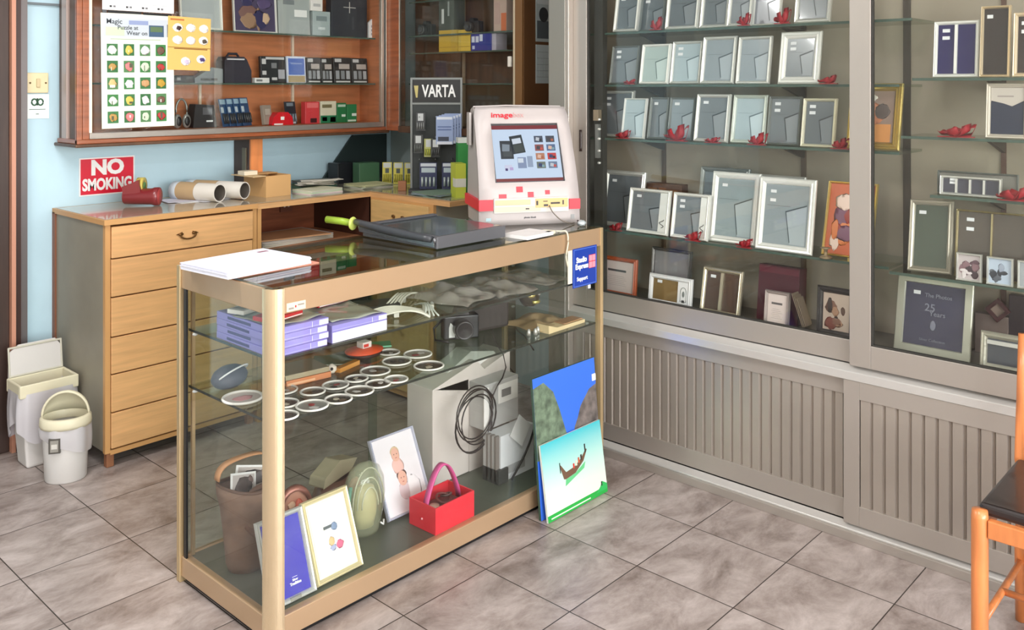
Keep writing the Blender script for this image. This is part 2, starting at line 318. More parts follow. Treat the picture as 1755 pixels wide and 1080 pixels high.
# panelled strip between cabinet and showcase
t = thing('wood_panelling', 'brown wooden wall panelling between the dark cabinet and the aluminium showcase', 'panelling', (3.33, 0, 0))
w = MB(); w.b(0, .028, 2.51, 2.82, 0, 2.5, mat((112, 82, 60), .5, var=.1, vscale=4)); w.build('panel', t)
for z in (1.28, 1.52, 1.78): B(-.004, 0, 2.51, 2.82, z, z+.004, mat((60, 42, 30), .5)).build('batten', t)
t = thing('wall_calendar', 'pale wall calendar with a photo over a date grid, hanging beside the showcase', 'calendar', (onY(919, 143, 2.815).x, 2.8165, onY(919, 143, 2.815).z))
w = MB(); w.b(0, .105, 0, .002, 0, .185, mat((190, 204, 206), .6))
for j in range(5): w.b(.008, .1, -.0005, 0, .03+j*.03, .0315+j*.03, mat((120, 135, 140), .6))
for i in range(5): w.b(.01+i*.02, .0112+i*.02, -.0005, 0, .03, .15, mat((150, 160, 165), .6))
w.build('date_sheet', t)
w = MB(); w.b(0, .105, 0, .002, .20, .5, mat((176, 190, 192), .5)); w.b(.008, .1, -.0006, 0, .215, .30, mat((84, 96, 102), .5)); w.blob((.055, -.001, .33), (.034, .001, .036), mat((48, 56, 60))); w.b(.008, .1, -.0007, 0, .38, .48, mat((206, 216, 218))); w.build('picture_sheet', t)
# ================================================================ POSTERS ON THE CABINET GLASS
GREENS = [(62, 120, 70), (52, 110, 62), (84, 132, 84), (60, 128, 66)]
t = thing('promotional_chart', 'white chart of twenty green product squares stuck on the wall cabinet glass', 'poster', (1.61, 3.8355, 1.318), (0, -.012, 0))
w = MB(); w.b(0, .32, 0, .0016, 0, .49, mat((240, 250, 232), .5)); w.b(.012, .30, -.0004, 0, .392, .47, mat((206, 214, 222), .5)); w.b(.02, .1, -.0008, -.0002, .395, .432, mat((206, 218, 192), .5)); w.b(.12, .205, -.0008, -.0002, .444, .462, mat((150, 164, 204), .5))
w.b(.208, .275, -.0012, -.0002, .394, .444, mat((64, 92, 122), .4)); w.b(.214, .269, -.0016, -.001, .415, .438, mat((96, 122, 84), .4)); w.b(.29, .302, -.001, 0, .395, .45, mat((110, 120, 128), .5)); w.build('sheet', t)
w = MB(); dk = mat((70, 78, 84), .6)
w.text('Magic', .03, dk, .057, .455, -.001, .0002); w.text('Puzzle at', .025, dk, .115, .43, -.001, .0002); w.text('Wear on', .025, dk, .155, .407, -.001, .0002); w.b(.04, .26, -.001, 0, .379, .382, mat((170, 190, 150))); w.build('lettering', t)
for r in range(5):
    for c in range(4):
        rr = random.Random(r*4+c); w = MB(M=Matrix.Translation((.024+c*.071, -.001, .31-r*.072)))
        w.b(0, .046, -.0004, .0006, 0, .05, mat(GREENS[(r+c) % 4], .5))
        cc = [(226, 240, 222), (222, 196, 90), (236, 236, 236), (120, 84, 70), (190, 150, 84), (220, 130, 130), (210, 230, 200), (190, 60, 60), (214, 190, 130), (240, 240, 240), (206, 160, 110), (200, 160, 60)][(r*4+c) % 12]
        w.blob((.023, -.0006, .024), (.016+.004*rr.random(), .0008, .013+.006*rr.random()), mat(cc, .5), 12, 6, .4, r*4+c); w.b(.008+.02*rr.random(), .014+.026*rr.random(), -.0016, -.0008, .006+.02*rr.random(), .012+.028*rr.random(), mat((90, 92, 70) if rr.random() < .5 else (244, 246, 236)))
        w.build('product_square', t)
t = thing('wall_planner', 'white planner sheet with dark bottom strips above the green chart', 'poster', (1.612, 3.8365, 1.822))
w = MB(); w.b(0, .316, 0, .0016, 0, .36, mat((244, 244, 246), .5))
for k in range(4): w.b(.03+k*.07, .04+k*.07, -.0005, 0, .012, .02, DGREY); w.b(.046+k*.07, .056+k*.07, -.0005, 0, .012, .02, mat((120, 120, 124)))
w.b(.02, .296, -.0005, 0, .03, .032, mat((200, 204, 208))); w.build('sheet', t)
w = MB(); w.b(.022, .166, -.0015, 0, -.012, -.002, BLACK); w.b(.176, .305, -.0015, 0, -.013, -.003, BLACK); w.b(0, .018, -.001, .001, -.014, 0, mat((90, 92, 96))); w.build('clip_strip', t)
t = thing('price_leaflet', 'orange leaflet with small white product pictures stuck right of the green chart', 'poster', (1.895, 3.8355, 1.572), (0, .02, 0))
w = MB(); w.b(0, .205, -.003, -.0014, 0, .24, mat((246, 196, 112), .5)); w.b(0, .205, -.0034, -.003, .1, .103, mat((150, 110, 40))); w.b(.03, .19, -.0034, -.003, .094, .099, mat((140, 96, 40))); w.b(.01, .075, -.0034, -.003, .222, .23, mat((200, 120, 60))); w.build('sheet', t)
for i, (x, z, c) in enumerate([(.045,.19,(70,50,50)),(.108,.192,(250,246,238)),(.17,.192,(246,240,236)),(.045,.135,(244,240,236)),(.108,.135,(248,246,246)),(.17,.137,(90,80,70)),(.085,.04,(214,200,226)),(.16,.052,(78,60,120))]):
    w = MB(); w.blob((x, -.004, z), (.024, .0012, .019), mat((250, 244, 236), .5), 14, 6, .15, i); w.blob((x+.004, -.0048, z-.002), (.013, .001, .010), mat(c, .5), 12, 6, .4, i+9); w.build('product_picture', t)
# ================================================================ generic small builders
def placeA(xl, xr, yb, yt, Y):
    a = onY(xl, yb, Y); b_ = onY(xr, yb, Y); c = onY(xl, yt, Y); return (a.x+b_.x)/2, b_.x-a.x, c.z-a.z
def placeC(xl, xr, yb, yt, X):
    a = onX(xl, yb, X); b_ = onX(xr, yb, X); c = onX(xl, yt, X); return (a.y+b_.y)/2, a.y-b_.y, c.z-a.z
def pack(name, label, cat, loc, rotz, w_, h_, d, col, marks=(), group=None, lean=0, partname='front_print', rough=.4):
    t = thing(name, label, cat, loc, (-lean, 0, rotz), group)
    if lean: t.location.z += d*math.sin(lean)
    MB().b(-w_/2, w_/2, 0, d, 0, h_, mat(col, rough)).build('box_body', t, bevel=min(.002, d*.2))
    if marks:
        w = MB()
        for (u0, u1, v0, v1, c) in marks:
            if isinstance(c, str): continue
            w.b(-w_/2+u0*w_, -w_/2+u1*w_, -.0012, -.0002, v0*h_, v1*h_, mat(c, .4))
        w.build(partname, t)
    return t
def blister(name, label, cat, loc, rotz, w_, h_, col, marks, lean=.12, group=None, item=(60, 62, 66)):
    t = thing(name, label, cat, loc, (-lean, 0, rotz), group); t.location.z += .002
    w = MB(); w.b(-w_/2, w_/2, .004, .006, 0, h_, mat(col, .4))
    for (u0, u1, v0, v1, c) in marks: w.b(-w_/2+u0*w_, -w_/2+u1*w_, .0034, .004, v0*h_, v1*h_, mat(c, .4))
    w.build('card', t)
    w = MB(); n = 4
    for k in range(n):
        x = -w_*.34+k*w_*.68/(n-1); w.tube([(x, -.003, h_*.1), (x, -.003, h_*.45)], w_*.07, mat(item, .3, .3), 8)
    w.build('contents', t)
    return t
SILV = mat((218, 218, 212), .3, .5, coat=.3); SILW = mat((234, 234, 228), .35, .2, coat=.4); SILD = mat((150, 154, 150), .35, .6); GOLD = mat((210, 186, 110), .3, .7)
PROF = [(0, .014), (0, .005), (.18, 0), (.45, .002), (.6, -.001), (.85, .003), (1, .008)]
PROFF = [(0, .014), (0, .002), (.1, 0), (.9, 0), (1, .008)]
def photo_frame(label, loc, rotz, w_, h_, bw=.014, m=SILV, back=(150, 158, 160), stand=True, stick=2, lean=.17, group=None, prof=PROF, name='photo_frame', art=None, mull=0, yaw=0, roll=0, wide=0, glass=False, bevel_r=0):
    t = thing(name, label, 'photo frame', loc, (-lean, roll, rotz+yaw), group); t.location.z += .014*math.sin(lean)+abs(roll)*w_/2
    w = MB(); w.ring(w_, h_, bw, prof, m)
    w.b(-w_/2+.001, w_/2-.001, .0135, .0145, .001, h_-.001, mat((70, 66, 62), .7)); w.build('border', t, bevel=bevel_r)
    iw, ih = w_-2*bw, h_-2*bw
    w = MB(); bm = mat(back, .22, coat=.5); w.b(-iw/2-.001, iw/2+.001, .0085, .0095, bw-.001, h_-bw+.001, bm)
    if stand:
        lt = mat([min(255, c+22) for c in back], .25, coat=.5); dk_ = mat([max(0,c-70) for c in back], .3)
        px_, pz = iw*.0, bw+ih*.55
        w.prism([(px_, pz), (iw*.47, pz+ih*.13), (iw*.47, bw+.004), (px_+iw*.13, bw+.004)], 'y', .0078, .0085, lt)
        w.prism([(px_-.0015, pz-.0025), (iw*.47, pz+ih*.13-.0025), (iw*.47, pz+ih*.13+.002), (px_-.0015, pz+.0025)], 'y', .0070, .0078, dk_)
        w.prism([(px_-.0015, pz), (px_+.0015, pz), (px_+iw*.13+.001, bw+.01), (px_+iw*.13-.002, bw+.01)], 'y', .0070, .0078, dk_)
        w.b(-iw*.45, iw*.1, .0078, .0085, bw+ih*.64, bw+ih*.645, dk_)
    w.build('backing', t)
    if mull:
        w = MB()
        for k in range(1, mull+1):
            x = -iw/2+iw*k/(mull+1); w.b(x-bw*.35, x+bw*.35, .001, .0085, bw, h_-bw, m)
        w.build('divider', t)
    if wide:
        w = MB(); w.b(iw/2-wide, iw/2+.001, .003, .0084, bw-.001, h_-bw+.001, m); w.build('side_panel', t)
        w = MB()
        for k in range(5):
            q = random.Random(k); w.tube([(iw/2-wide*.5+wide*.3*math.sin(k*1.3+j), .001, bw+ih*(.1+.035*k)+.004*j) for j in range(4)], .0012, mat((60, 60, 58)), 5)
        w.build('flower_ornament', t)
    for k in range(stick):
        w = MB(); w.b(-iw*.38, -iw*.38+min(.022, iw*.25), .0069, .0078, h_-bw-ih*(.12+.15*k)-.005, h_-bw-ih*(.12+.15*k)+.006, STICK); w.build('price_sticker', t)
    if art: art(t, iw, ih, bw)
    return t
def ribbon(label, loc, s=.05, rotz=0, flat=1, seed=0):
    rnd = random.Random(seed); w = MB(); m = mat((156, 18, 32), .55)
    for k in range(6):
        a = k*PI/3+rnd.random()*.5; ln = s*(.5+.25*rnd.random()); ww = s*.30
        def fn(u, v, a=a, ln=ln, ww=ww):
            r_ = ln*math.sin(PI*u)*.9; hh = s*.75*flat*(math.sin(PI*u*1.0)*(.6+.4*math.sin(6*u+k)))
            p = Vector((math.cos(a)*r_*(1 if u < .5 else .8), math.sin(a)*r_*.6*(1 if u < .5 else .6), .003+abs(hh)*(1 if u < .5 else .35)))
            return p+Vector((-math.sin(a), math.cos(a), .35))*ww*(v-.3)
        w.grid(lambda u, v, fn=fn: tuple(fn(u, v)), 12, 2, m)
    w.blob((0, 0, s*.12), (s*.14, s*.12, s*.12), m, 10, 6, .2, seed)
    w.b(-s*.5, s*.55, -s*.09, s*.09, 0.0005, .0022, m)
    zmin = min(v.z for v in w.v)
    o = w.build('ribbon', loc=(loc[0], loc[1], loc[2]-zmin+.0003), rot=(0, 0, rotz)); md = o.modifiers.new('thick', 'SOLIDIFY'); md.thickness = .0008; md.offset = 1
    return tag(o, label, 'ribbon', None)
# ================================================================ ITEMS IN WALL CABINET A
Z1, Z2, Z3 = 1.3035, 1.5135, 1.7625
def A(xl, xr, yb, yt, Y, z): x, w_, h_ = placeA(xl, xr, yb, yt, Y); return (x, Y, z), w_, h_
def photo_art(cols, seed=0, n=10):
    def f(t, iw, ih, bw):
        rnd = random.Random(seed); w = MB()
        w.b(-iw/2, iw/2, .0074, .0082, bw, bw+ih, mat(cols[0], .35))
        for k in range(n):
            c = cols[1+k % (len(cols)-1)]; x = (rnd.random()-.5)*iw*.7; z = bw+ih*(.15+.65*rnd.random()); rx = iw*(.08+.16*rnd.random()); rz = ih*(.06+.14*rnd.random())
            rx = min(rx, iw/2-abs(x)-.001); rz = min(rz, z-bw, bw+ih-z)
            w.blob((x, .0072-k*.00006, z), (max(rx, .002), .0005, max(rz, .002)), mat(c, .35), 12, 6, .35, k)
        w.build('photograph', t)
    return f
# top shelf
p, a, b_ = A(310, 383, 52, -60, 3.935, Z3); photo_frame('pale silver frame with blank grey panel, left end of the cabinet top shelf', p, 0, a, b_, .012, SILW, (168, 176, 178), False, 1, .08)
p, a, b_ = A(402, 476, 52, -60, 3.93, Z3); photo_frame('large white-edged frame with a dark portrait on the wall cabinet top shelf', p, 0, a, b_, .008, SILW, (70, 64, 84), False, 0, .08, art=photo_art([(74, 66, 92), (52, 50, 86), (150, 120, 96), (120, 90, 84), (86, 74, 110), (196, 168, 140)], 3))
p, a, b_ = A(478, 532, 52, -50, 3.935, Z3); pack('gift_box', 'silvery grey patterned gift box on the cabinet top shelf', 'box', p, 0, a, b_, .03, (160, 168, 166), [(.1,.35,.75,.95,(210,214,214)),(.5,.9,.3,.42,(230,232,230)),(.15,.5,.5,.58,(120,128,130)),(.55,.8,.7,.8,(190,196,196))], lean=.05)
p, a, b_ = A(536, 566, 52, 10, 3.93, Z3); pack('small_box', 'small pale green-grey box on the cabinet top shelf with a white box on it', 'box', p, 0, a, b_, .05, (158, 172, 172), [(.2,.8,.6,.8,(120,134,136)),(.3,.7,.25,.35,(200,210,210))])
p, a, b2 = A(533, 553, 9, -16, 3.93, Z3+b_+.0005); pack('small_box', 'little white box standing on the pale green-grey box', 'box', p, 0, a, b2, .04, (228, 226, 222), [(.2,.8,.3,.5,(180,180,180))])
p, a, b_ = A(568, 629, 52, -40, 3.93, Z3)
t = thing('presentation_box', 'square charcoal box with a silver cross mark on the top shelf', 'box', p); MB().b(-a/2, a/2, 0, .05, 0, b_, mat((40, 44, 52), .4)).build('box_body', t, bevel=.002)
w = MB(); zc = onY(598, 13, 3.93).z-Z3; w.b(-.04, .04, -.001, 0, zc-.002, zc+.002, SILV); w.b(-.002, .002, -.0012, 0, zc-.03, zc+.03, SILV); w.build('cross_mark', t)  # cross-shaped highlight laid on the box front as pale bars
p, a, b_ = A(632, 651, 52, 19, 3.93, Z3)
t = thing('gift_tag', 'white gable-topped card with grey numbers at the right end of the top shelf', 'card', p); w = MB(); w.prism([(-a/2,0),(a/2,0),(a/2,b_*.8),(a*.2,b_),(-a*.2,b_),(-a/2,b_*.8)], 'y', 0, .012, mat((228, 228, 230), .5)); w.build('card_body', t)
w = MB()
for k in range(3): w.b(-a*.28, -a*.04, -.001, 0, b_*(.15+.2*k), b_*(.27+.2*k), mat((140, 142, 150))); w.b(a*.06, a*.3, -.001, 0, b_*(.15+.2*k), b_*(.27+.2*k), mat((160, 162, 170)))
w.build('printed_numbers', t)
# middle shelf
p, a, b_ = A(300, 332, 138, 125, 3.93, Z2); t = pack('small_camera', 'flat black compact camera lying on the middle shelf behind the orange leaflet', 'camera', p, 0, a, b_, .05, (30, 30, 32), [(.1,.3,.3,.7,(160,160,160)),(.6,.9,.5,.8,(90,90,92))])
p, a, b_ = A(334, 382, 138, 111, 3.93, Z2); t = thing('projector_lamp', 'grey wedge-shaped plastic gadget on the middle shelf left of the camera bag', 'gadget', p); w = MB(); w.prism([(-a/2,0),(a/2,0),(a/2,b_*.9),(a*.1,b_),(-a/2,b_*.3)], 'y', 0, .05, mat((130, 138, 142), .4)); w.build('gadget_body', t, bevel=.003); w = MB(); w.b(-a*.3, a*.3, -.001, 0, b_*.15, b_*.3, DGREY); w.build('label_strip', t)
p, a, b_ = A(385, 431, 138, 90, 3.92, Z2); t = thing('camera_bag', 'black fabric camera bag with a pale top trim on the middle shelf', 'bag', p)
BAGM = mat((46, 44, 54), .8, bump=.3, vscale=60); w = MB(); w.prism([(-a*.5,0),(a*.5,0),(a*.5,b_*.45),(a*.33,b_*.85),(a*.22,b_*.95),(-a*.42,b_*.95),(-a*.5,b_*.8)], 'y', 0, .08, BAGM); w.build('bag_body', t, bevel=.008, seg=3)
w = MB(); w.b(-a*.42, a*.22, -.004, .0, b_*.83, b_*.88, mat((200, 200, 204), .5)); w.build('trim_strip', t); w = MB(); w.tube([(-a*.3, .04, b_*.9), (-a*.2, .04, b_*1.06), (a*.1, .04, b_*1.06), (a*.2, .04, b_*.9)], .006, BAGM); w.build('carry_handle', t)
p, a, b_ = A(437, 462, 138, 129, 3.91, Z2); pack('small_box', 'tiny white flat box in front of the black packets on the middle shelf', 'box', p, 0, a, b_, .03, (214, 214, 212), [(.1,.5,.3,.7,(120,120,120))])
K = (190, 190, 190); G5 = (120, 122, 124)
p, a, b_ = A(448, 493, 138, 92, 3.945, Z2); pack('accessory_pack', 'black accessory packet with pale markings, first of the middle shelf packets', 'pack', p, 0, a, b_, .02, (40, 42, 44), [(.05,.2,.7,.9,K),(.2,.9,.88,.97,K),(.05,.2,.3,.45,K),(.4,.6,.55,.75,G5),(.65,.9,.15,.5,(160,162,168)),(.4,.6,.1,.2,K)], lean=.08, group='black packets on the middle shelf')
p, a, b_ = A(493, 525, 138, 92, 3.935, Z2); pack('accessory_pack', 'blue packet with white border and beige base on the middle shelf', 'pack', p, 0, a, b_, .02, (206, 212, 226), [(.08,.92,.3,.92,(84,112,186)),(.05,.95,.02,.26,(170,150,110)),(.2,.8,.7,.75,(170,190,230))], lean=.08)
for i, (l, r, lab) in enumerate([(527, 551, 'black packet just right of the blue packet on the middle shelf'), (552, 571, 'narrow black packet at the centre upright on the middle shelf'), (573, 603, 'black battery packet right of the centre upright on the middle shelf'), (604, 631, 'black battery packet at the right end of the middle shelf')]):
    p, a, b_ = A(l, r, 138, 94+i % 2, 3.94, Z2); pack('accessory_pack', lab, 'pack', p, 0, a, b_, .02, (42, 40, 40), [(.08,.45,.82,.95,K),(.3,.9,.55,.75,(176,166,160)),(.1,.9,.02,.08,(200,200,198)),(.1,.3,.15,.48,(150,154,158)),(.4,.6,.15,.48,(130,134,138)),(.7,.9,.15,.48,(170,172,176))], lean=.08, group='black packets on the middle shelf')
# bottom shelf
t = thing('headphones', 'silver and black folded headphones at the left of the cabinet bottom shelf', 'headphones', onY(311, 216, 3.91)); t.location.z = Z1
w = MB(); w.tube([(.035*math.cos(a_)*.8, 0, .075+.06*math.sin(a_)) for a_ in [PI*k/12-.3 for k in range(16)]], .005, SILD); w.build('headband', t)
for s in (-1, 1): w = MB(); w.blob((s*.022, -.005, .034), (.02, .016, .033), mat((150, 150, 146), .3, .4)); w.blob((s*.02, -.017, .034), (.013, .006, .022), BLACK); w.build('ear_cup', t)
p, a, b_ = A(331, 372, 215, 174, 3.91, Z1); t = thing('camera_pouch', 'black trapezoid camera pouch with a small white label on the bottom shelf', 'pouch', p); w = MB(); w.prism([(-a*.4,b_),(-a*.5,0),(a*.5,0),(a*.38,b_*.95)], 'y', 0, .06, mat((34, 32, 34), .7, bump=.2, vscale=60)); w.build('pouch_body', t, bevel=.004); w = MB(); w.b(a*.05, a*.32, -.001, 0, b_*.24, b_*.31, K and STICK); w.b(-a*.1, a*.3, -.001, 0, b_*.55, b_*.85, mat((84, 84, 88), .4)); w.build('label_patch', t)
for i, l in enumerate((379, 391, 403, 414)):
    p, a, b_ = A(l, l+24, 215, 166, 3.90+i*.014, Z1); blister('battery_pack', ['blue blister pack at the front left of the blue packs on the bottom shelf', 'second blue blister pack from the left on the bottom shelf', 'third blue blister pack from the left on the bottom shelf', 'rightmost of the blue blister packs on the bottom shelf'][i], 'battery pack', p, .5, a, b_, (52, 84, 124), [(.1,.9,.8,.97,(160,190,210)),(.1,.4,.5,.7,(200,215,225)),(.5,.95,.1,.4,(40,60,90))], .2, 'blue blister packs on the bottom shelf')
p, a, b_ = A(452, 470, 215, 181, 3.93, Z1); pack('small_box', 'small grey-beige leaning box left of the red pouch on the bottom shelf', 'box', p, .3, a, b_, .02, (150, 138, 126), [(.2,.8,.5,.8,(180,172,160))], lean=.15)
p, a, b_ = A(466, 503, 214, 192, 3.90, Z1); t = thing('film_box', 'low rounded red pouch with a white badge on the cabinet bottom shelf', 'pouch', p); w = MB(); w.prism([(-a*.5,0),(a*.5,0),(a*.45,b_*.6),(a*.25,b_),(-a*.2,b_*1.0),(-a*.42,b_*.6)], 'y', 0, .05, mat((205, 26, 38), .35)); w.build('pouch_body', t, bevel=.004); w = MB(); w.b(-.012, .008, -.0012, 0, b_*.4, b_*.65, WHITE); w.b(-a*.4, 0, -.0012, 0, .001, b_*.12, WHITE); w.build('badge', t)
p, a, b_ = A(490, 512, 214, 175, 3.925, Z1); blister('phone_pack', 'dark blister pack with a slanted silver gadget behind the red pouch', 'pack', p, .2, a, b_, (42, 48, 56), [(.2,.8,.8,.95,(120,130,140)),(.1,.9,.02,.1,(200,205,210))], .15, None, (130, 140, 150))
for l, r, tp, c, mk, lab in [(523, 548, 176, (206, 62, 66), [(.1,.9,.72,.95,(226,110,110)),(.35,.8,.05,.25,(60,20,24))], 'red film box on the cabinet bottom shelf'), (549, 577, 176, (214, 206, 182), [(.1,.7,.7,.85,(120,110,80)),(.0,.99,.0,.35,(40,120,80)),(.1,.4,.1,.28,(206,60,50)),(.6,.95,.05,.28,(220,180,60))], 'cream and green film box beside the red film box'), (577, 594, 180, (36, 112, 64), [(.1,.9,.8,.92,(180,200,180)),(.5,.9,.3,.42,(210,220,210))], 'green film box right of the cream box'), (594, 612, 183, (40, 118, 70), [(.5,.95,.35,.5,(220,228,220)),(.1,.9,.05,.15,(200,216,200))], 'second green film box, at the right of the bottom shelf')]:
    p, a, b_ = A(l+.5, r-.5, 214, tp, 3.91, Z1); pack('film_box', lab, 'film box', p, 0, a, b_, .04, c, mk, 'film boxes on the bottom shelf')
# ================================================================ ITEMS IN CABINET B
def Cc(xl, xr, yb, yt, X, z): y, w_, h_ = placeC(xl, xr, yb, yt, X); return (X, y, z), w_, h_
for l, r, tp, c, lab in [(752, 784, 45, (206, 170, 60), 'yellow film box, left one in the dark cabinet'), (785, 806, 45, (222, 188, 76), 'yellow film box beside the left one, behind the blue box')]:
    p, a, b_ = Cc(l, r, 82, tp, 3.2, 1.6755); pack('film_box', lab, 'film box', p, RC, a, b_, .08, c, [(.05,.95,.72,.75,(170,136,40)),(.05,.95,.2,.23,(180,146,50))], 'film boxes in the dark cabinet')
p, a, b_ = Cc(807, 841, 82, 53, 3.192, 1.6755); t = pack('film_box', 'blue film box with white blocks in the dark cabinet', 'film box', p, RC, a, b_, .08, (44, 56, 140), [(.05,.2,.5,.85,(214,220,236)),(.25,.4,.5,.85,(214,220,236)),(.45,.6,.55,.95,(214,220,236)),(.08,.2,.1,.3,(190,200,226))], 'film boxes in the dark cabinet')
p, a, b_ = Cc(841.5, 850, 82, 53, 3.2, 1.6755); pack('film_box', 'narrow pale lilac box right of the blue film box', 'film box', p, RC, a, b_, .08, (176, 170, 184), [], None)
# items above: shelf z=1.95 partly visible
def camera(label, loc, rotz, s=1):
    t = thing('camera', label, 'camera', loc, (0, 0, rotz)); c = mat((34, 34, 36), .4)
    w = MB(); w.b(-.06*s, .06*s, 0, .045*s, 0, .07*s, c); w.prism([(-.022*s,.07*s),(.022*s,.07*s),(.012*s,.09*s),(-.012*s,.09*s)], 'y', .002, .04*s, c); w.build('camera_body', t, bevel=.004)
    w = MB(); w.lathe([(0,.002),(.02*s,.002),(.022*s,.0),(.03*s,.0),(.03*s,-.03*s),(.026*s,-.034*s),(.02*s,-.03*s),(0,-.024*s)], mat((70, 72, 74), .2, .4), 20, (0, -.001, .036*s), R=Matrix.Rotation(-PI/2, 4, 'X')); w.build('lens', t); return t
for l, r, tp, lab in [(718, 742, 0, 'small dark camera at the left of the dark cabinet upper shelf'), (792, 828, 0, 'black camera with a round lens above the yellow film boxes')]:
    pos = onX((l+r)/2, 30, 3.22); camera(lab, (3.21, pos.y, 1.769), RC, .85)
w = MB(); w.b(3.19, 3.33, 2.88, 3.70, 1.76, 1.768, GSHELF); w.b(3.1885, 3.19, 2.88, 3.70, 1.76, 1.768, GEDGE); o = w.build('glass_shelf', bpy.data.objects['wall_cabinet.001'], loc=(-3.14, 0, 0))
for l, r, c, lab in [(752, 778, (70, 78, 72), 'dark grey-green box between the two cameras in the dark cabinet'), (846, 868, (196, 170, 156), 'pinkish grey box with an orange corner, upper right in the dark cabinet')]:
    p, a, b_ = Cc(l, r, 22, -40, 3.22, 1.7685); pack('small_box', lab, 'box', p, RC, a, b_, .08, c, [(.2,.35,.3,.7,(210,216,214)),(.6,.7,.5,.9,(160,168,166))] if l < 800 else [(.6,.99,.0,.5,(210,110,60)),(.1,.5,.2,.8,(190,160,150))])
# ================================================================ DESK TOP ITEMS
ZD = .9747
t = thing('tape_dispenser', 'maroon plastic tape dispenser with a yellow tape roll on the tall chest', 'tape dispenser', (1.80, 3.82, .978), (0, 0, -.78))
MR = mat((128, 40, 44), .32, coat=.3)
w = MB(); R_ = Matrix.Rotation(PI/2, 4, 'Y'); w.lathe([(0,-.1),(.030,-.1),(.033,-.095),(.036,.02),(.040,.03),(.040,.05),(.036,.052),(.0,.05)], MR, 24, (0, 0, .04), R=R_); w.build('body', t)
w = MB(); w.lathe([(0,.0),(.034,0),(.034,.003),(0,.004)], mat((168, 64, 64), .4), 24, (.05, 0, .04), R=R_); w.build('end_cap', t)
w = MB(); w.lathe([(.016,-.014),(.036,-.014),(.036,.014),(.016,.014),(.016,-.014)], mat((206, 186, 92), .4), 24, (-.035, .02, .085), R=R_); w.lathe([(.0,-.016),(.016,-.016),(.016,.016),(0,.016)], mat((90, 130, 70), .4), 16, (-.035, .02, .085), R=R_); w.build('tape_roll', t)
w = MB(); w.prism([(-.095,.05),(-.02,.06),(-.03,.115),(-.06,.10),(-.1,.085)], 'y', -.03, -.005, MR); w.build('cutter_arm', t, bevel=.004)
w = MB()
for k, (x, y, a_) in enumerate([(0,0,.0),(.07,-.02,.25),(-.03,.03,-.15)]):
    w.M = Matrix.Translation((x,y,k*.0012)) @ Matrix.Rotation(a_, 4, 'Z'); w.b(-.1, .1, -.07, .07, 0, .001, mat((226-8*k, 226-8*k, 224), .6))
w.M = Matrix(); o = w.build('paper_sheets', loc=(2.03, 3.84, .978)); tag(o, 'few loose white sheets on the chest between the dispenser and the tubes', 'paper')
def tubeobj(label, a, b_, r):
    d = b_-a; L = d.length; q = d.to_track_quat('Z', 'Y'); t = thing('cardboard_tube', label, 'tube', a, (0, 0, 0)); t.rotation_euler = q.to_euler()
    w = MB(); w.lathe([(r,0),(r,L*.45)], mat((226, 220, 210), .6), 24); w.lathe([(r*.88,0),(r,0)], mat((230, 225, 215), .6), 24); w.lathe([(r*.88,0),(r*.88,L*.98)], mat((96, 88, 80), .8), 24); w.build('tube_wall', t)
    w = MB(); w.lathe([(r+.0006,L*.45),(r+.0006,L*.86)], mat((190, 160, 120), .6), 24); w.build('brown_wrap', t)
    w = MB(); w.lathe([(r,L*.86),(r*1.02,L*.87),(r*1.02,L),(0,L)], mat((206, 214, 220), .5), 24); w.build('end_cap', t)
    w = MB(); w.lathe([(0,L*.5),(r*.87,L*.5)], mat((40, 38, 40), .9), 20); w.build('inner_plug', t)
tubeobj('short cardboard tube, left of the two on the desk', Vector((2.075, 3.70, ZD+.044)), Vector((1.99, 3.95, ZD+.044)), .041)
tubeobj('longer cardboard tube, right of the two, lying beside the carton', Vector((2.20, 3.70, ZD+.044)), Vector((2.08, 3.99, ZD+.044)), .040)
t = thing('carton', 'small open brown cardboard carton on the desk under the wooden post', 'box', (2.385, 3.71, ZD), (0, 0, .05)); CB = mat((214, 168, 112), .6)
w = MB(); w.b(-.07,.07,0,.004,0,.1,CB); w.b(-.07,.07,.176,.18,0,.1,CB); w.b(-.07,-.066,.004,.176,0,.1,CB); w.b(.066,.07,.004,.176,0,.1,CB); w.b(-.066,.066,.004,.176,0,.004,CB); w.build('box_body', t)
w = MB(); w.b(-.14,-.07,.0,.18,.1,.103,mat((226, 196, 150), .6)); w.b(-.066,.066,.1,.176,.1,.104,mat((206, 160, 104), .6)); w.build('flap', t)
o = B(-.035,.035,-.03,.03,0,.02,mat((226, 214, 190), .5)).build('small_box', loc=(2.275, 3.80, ZD+.104), bevel=.002); tag(o, 'little cream box on the open flap of the brown carton', 'box')
rn = random.Random(5)
for i, (x, y, n, ww, hh, c, lab) in enumerate([(2.60, 3.70, 6, .2, .14, (226, 220, 206), 'stack of white papers on the desk right of the brown carton'), (2.74, 3.93, 10, .2, .12, (92, 104, 96), 'stack of dark green folders at the back of the desk'), (2.93, 3.72, 5, .2, .16, (196, 188, 160), 'thin pile of cream papers near the desk corner'), (2.95, 3.20, 4, .2, .18, (140, 142, 140), 'flat grey folders on the desk in front of the battery stand')]):
    w = MB()
    for k in range(n): w.M = Matrix.Translation((0,0,k*.0035)) @ Matrix.Rotation(rn.uniform(-.2,.2), 4, 'Z'); w.b(-ww/2, ww/2, -hh/2, hh/2, 0, .003, mat([max(0, min(255, q+rn.randint(-16, 12))) for q in c], .6))
    w.M = Matrix(); o = w.build('paper_stack', loc=(x, y, ZD)); tag(o, lab, 'paper')
w = MB()
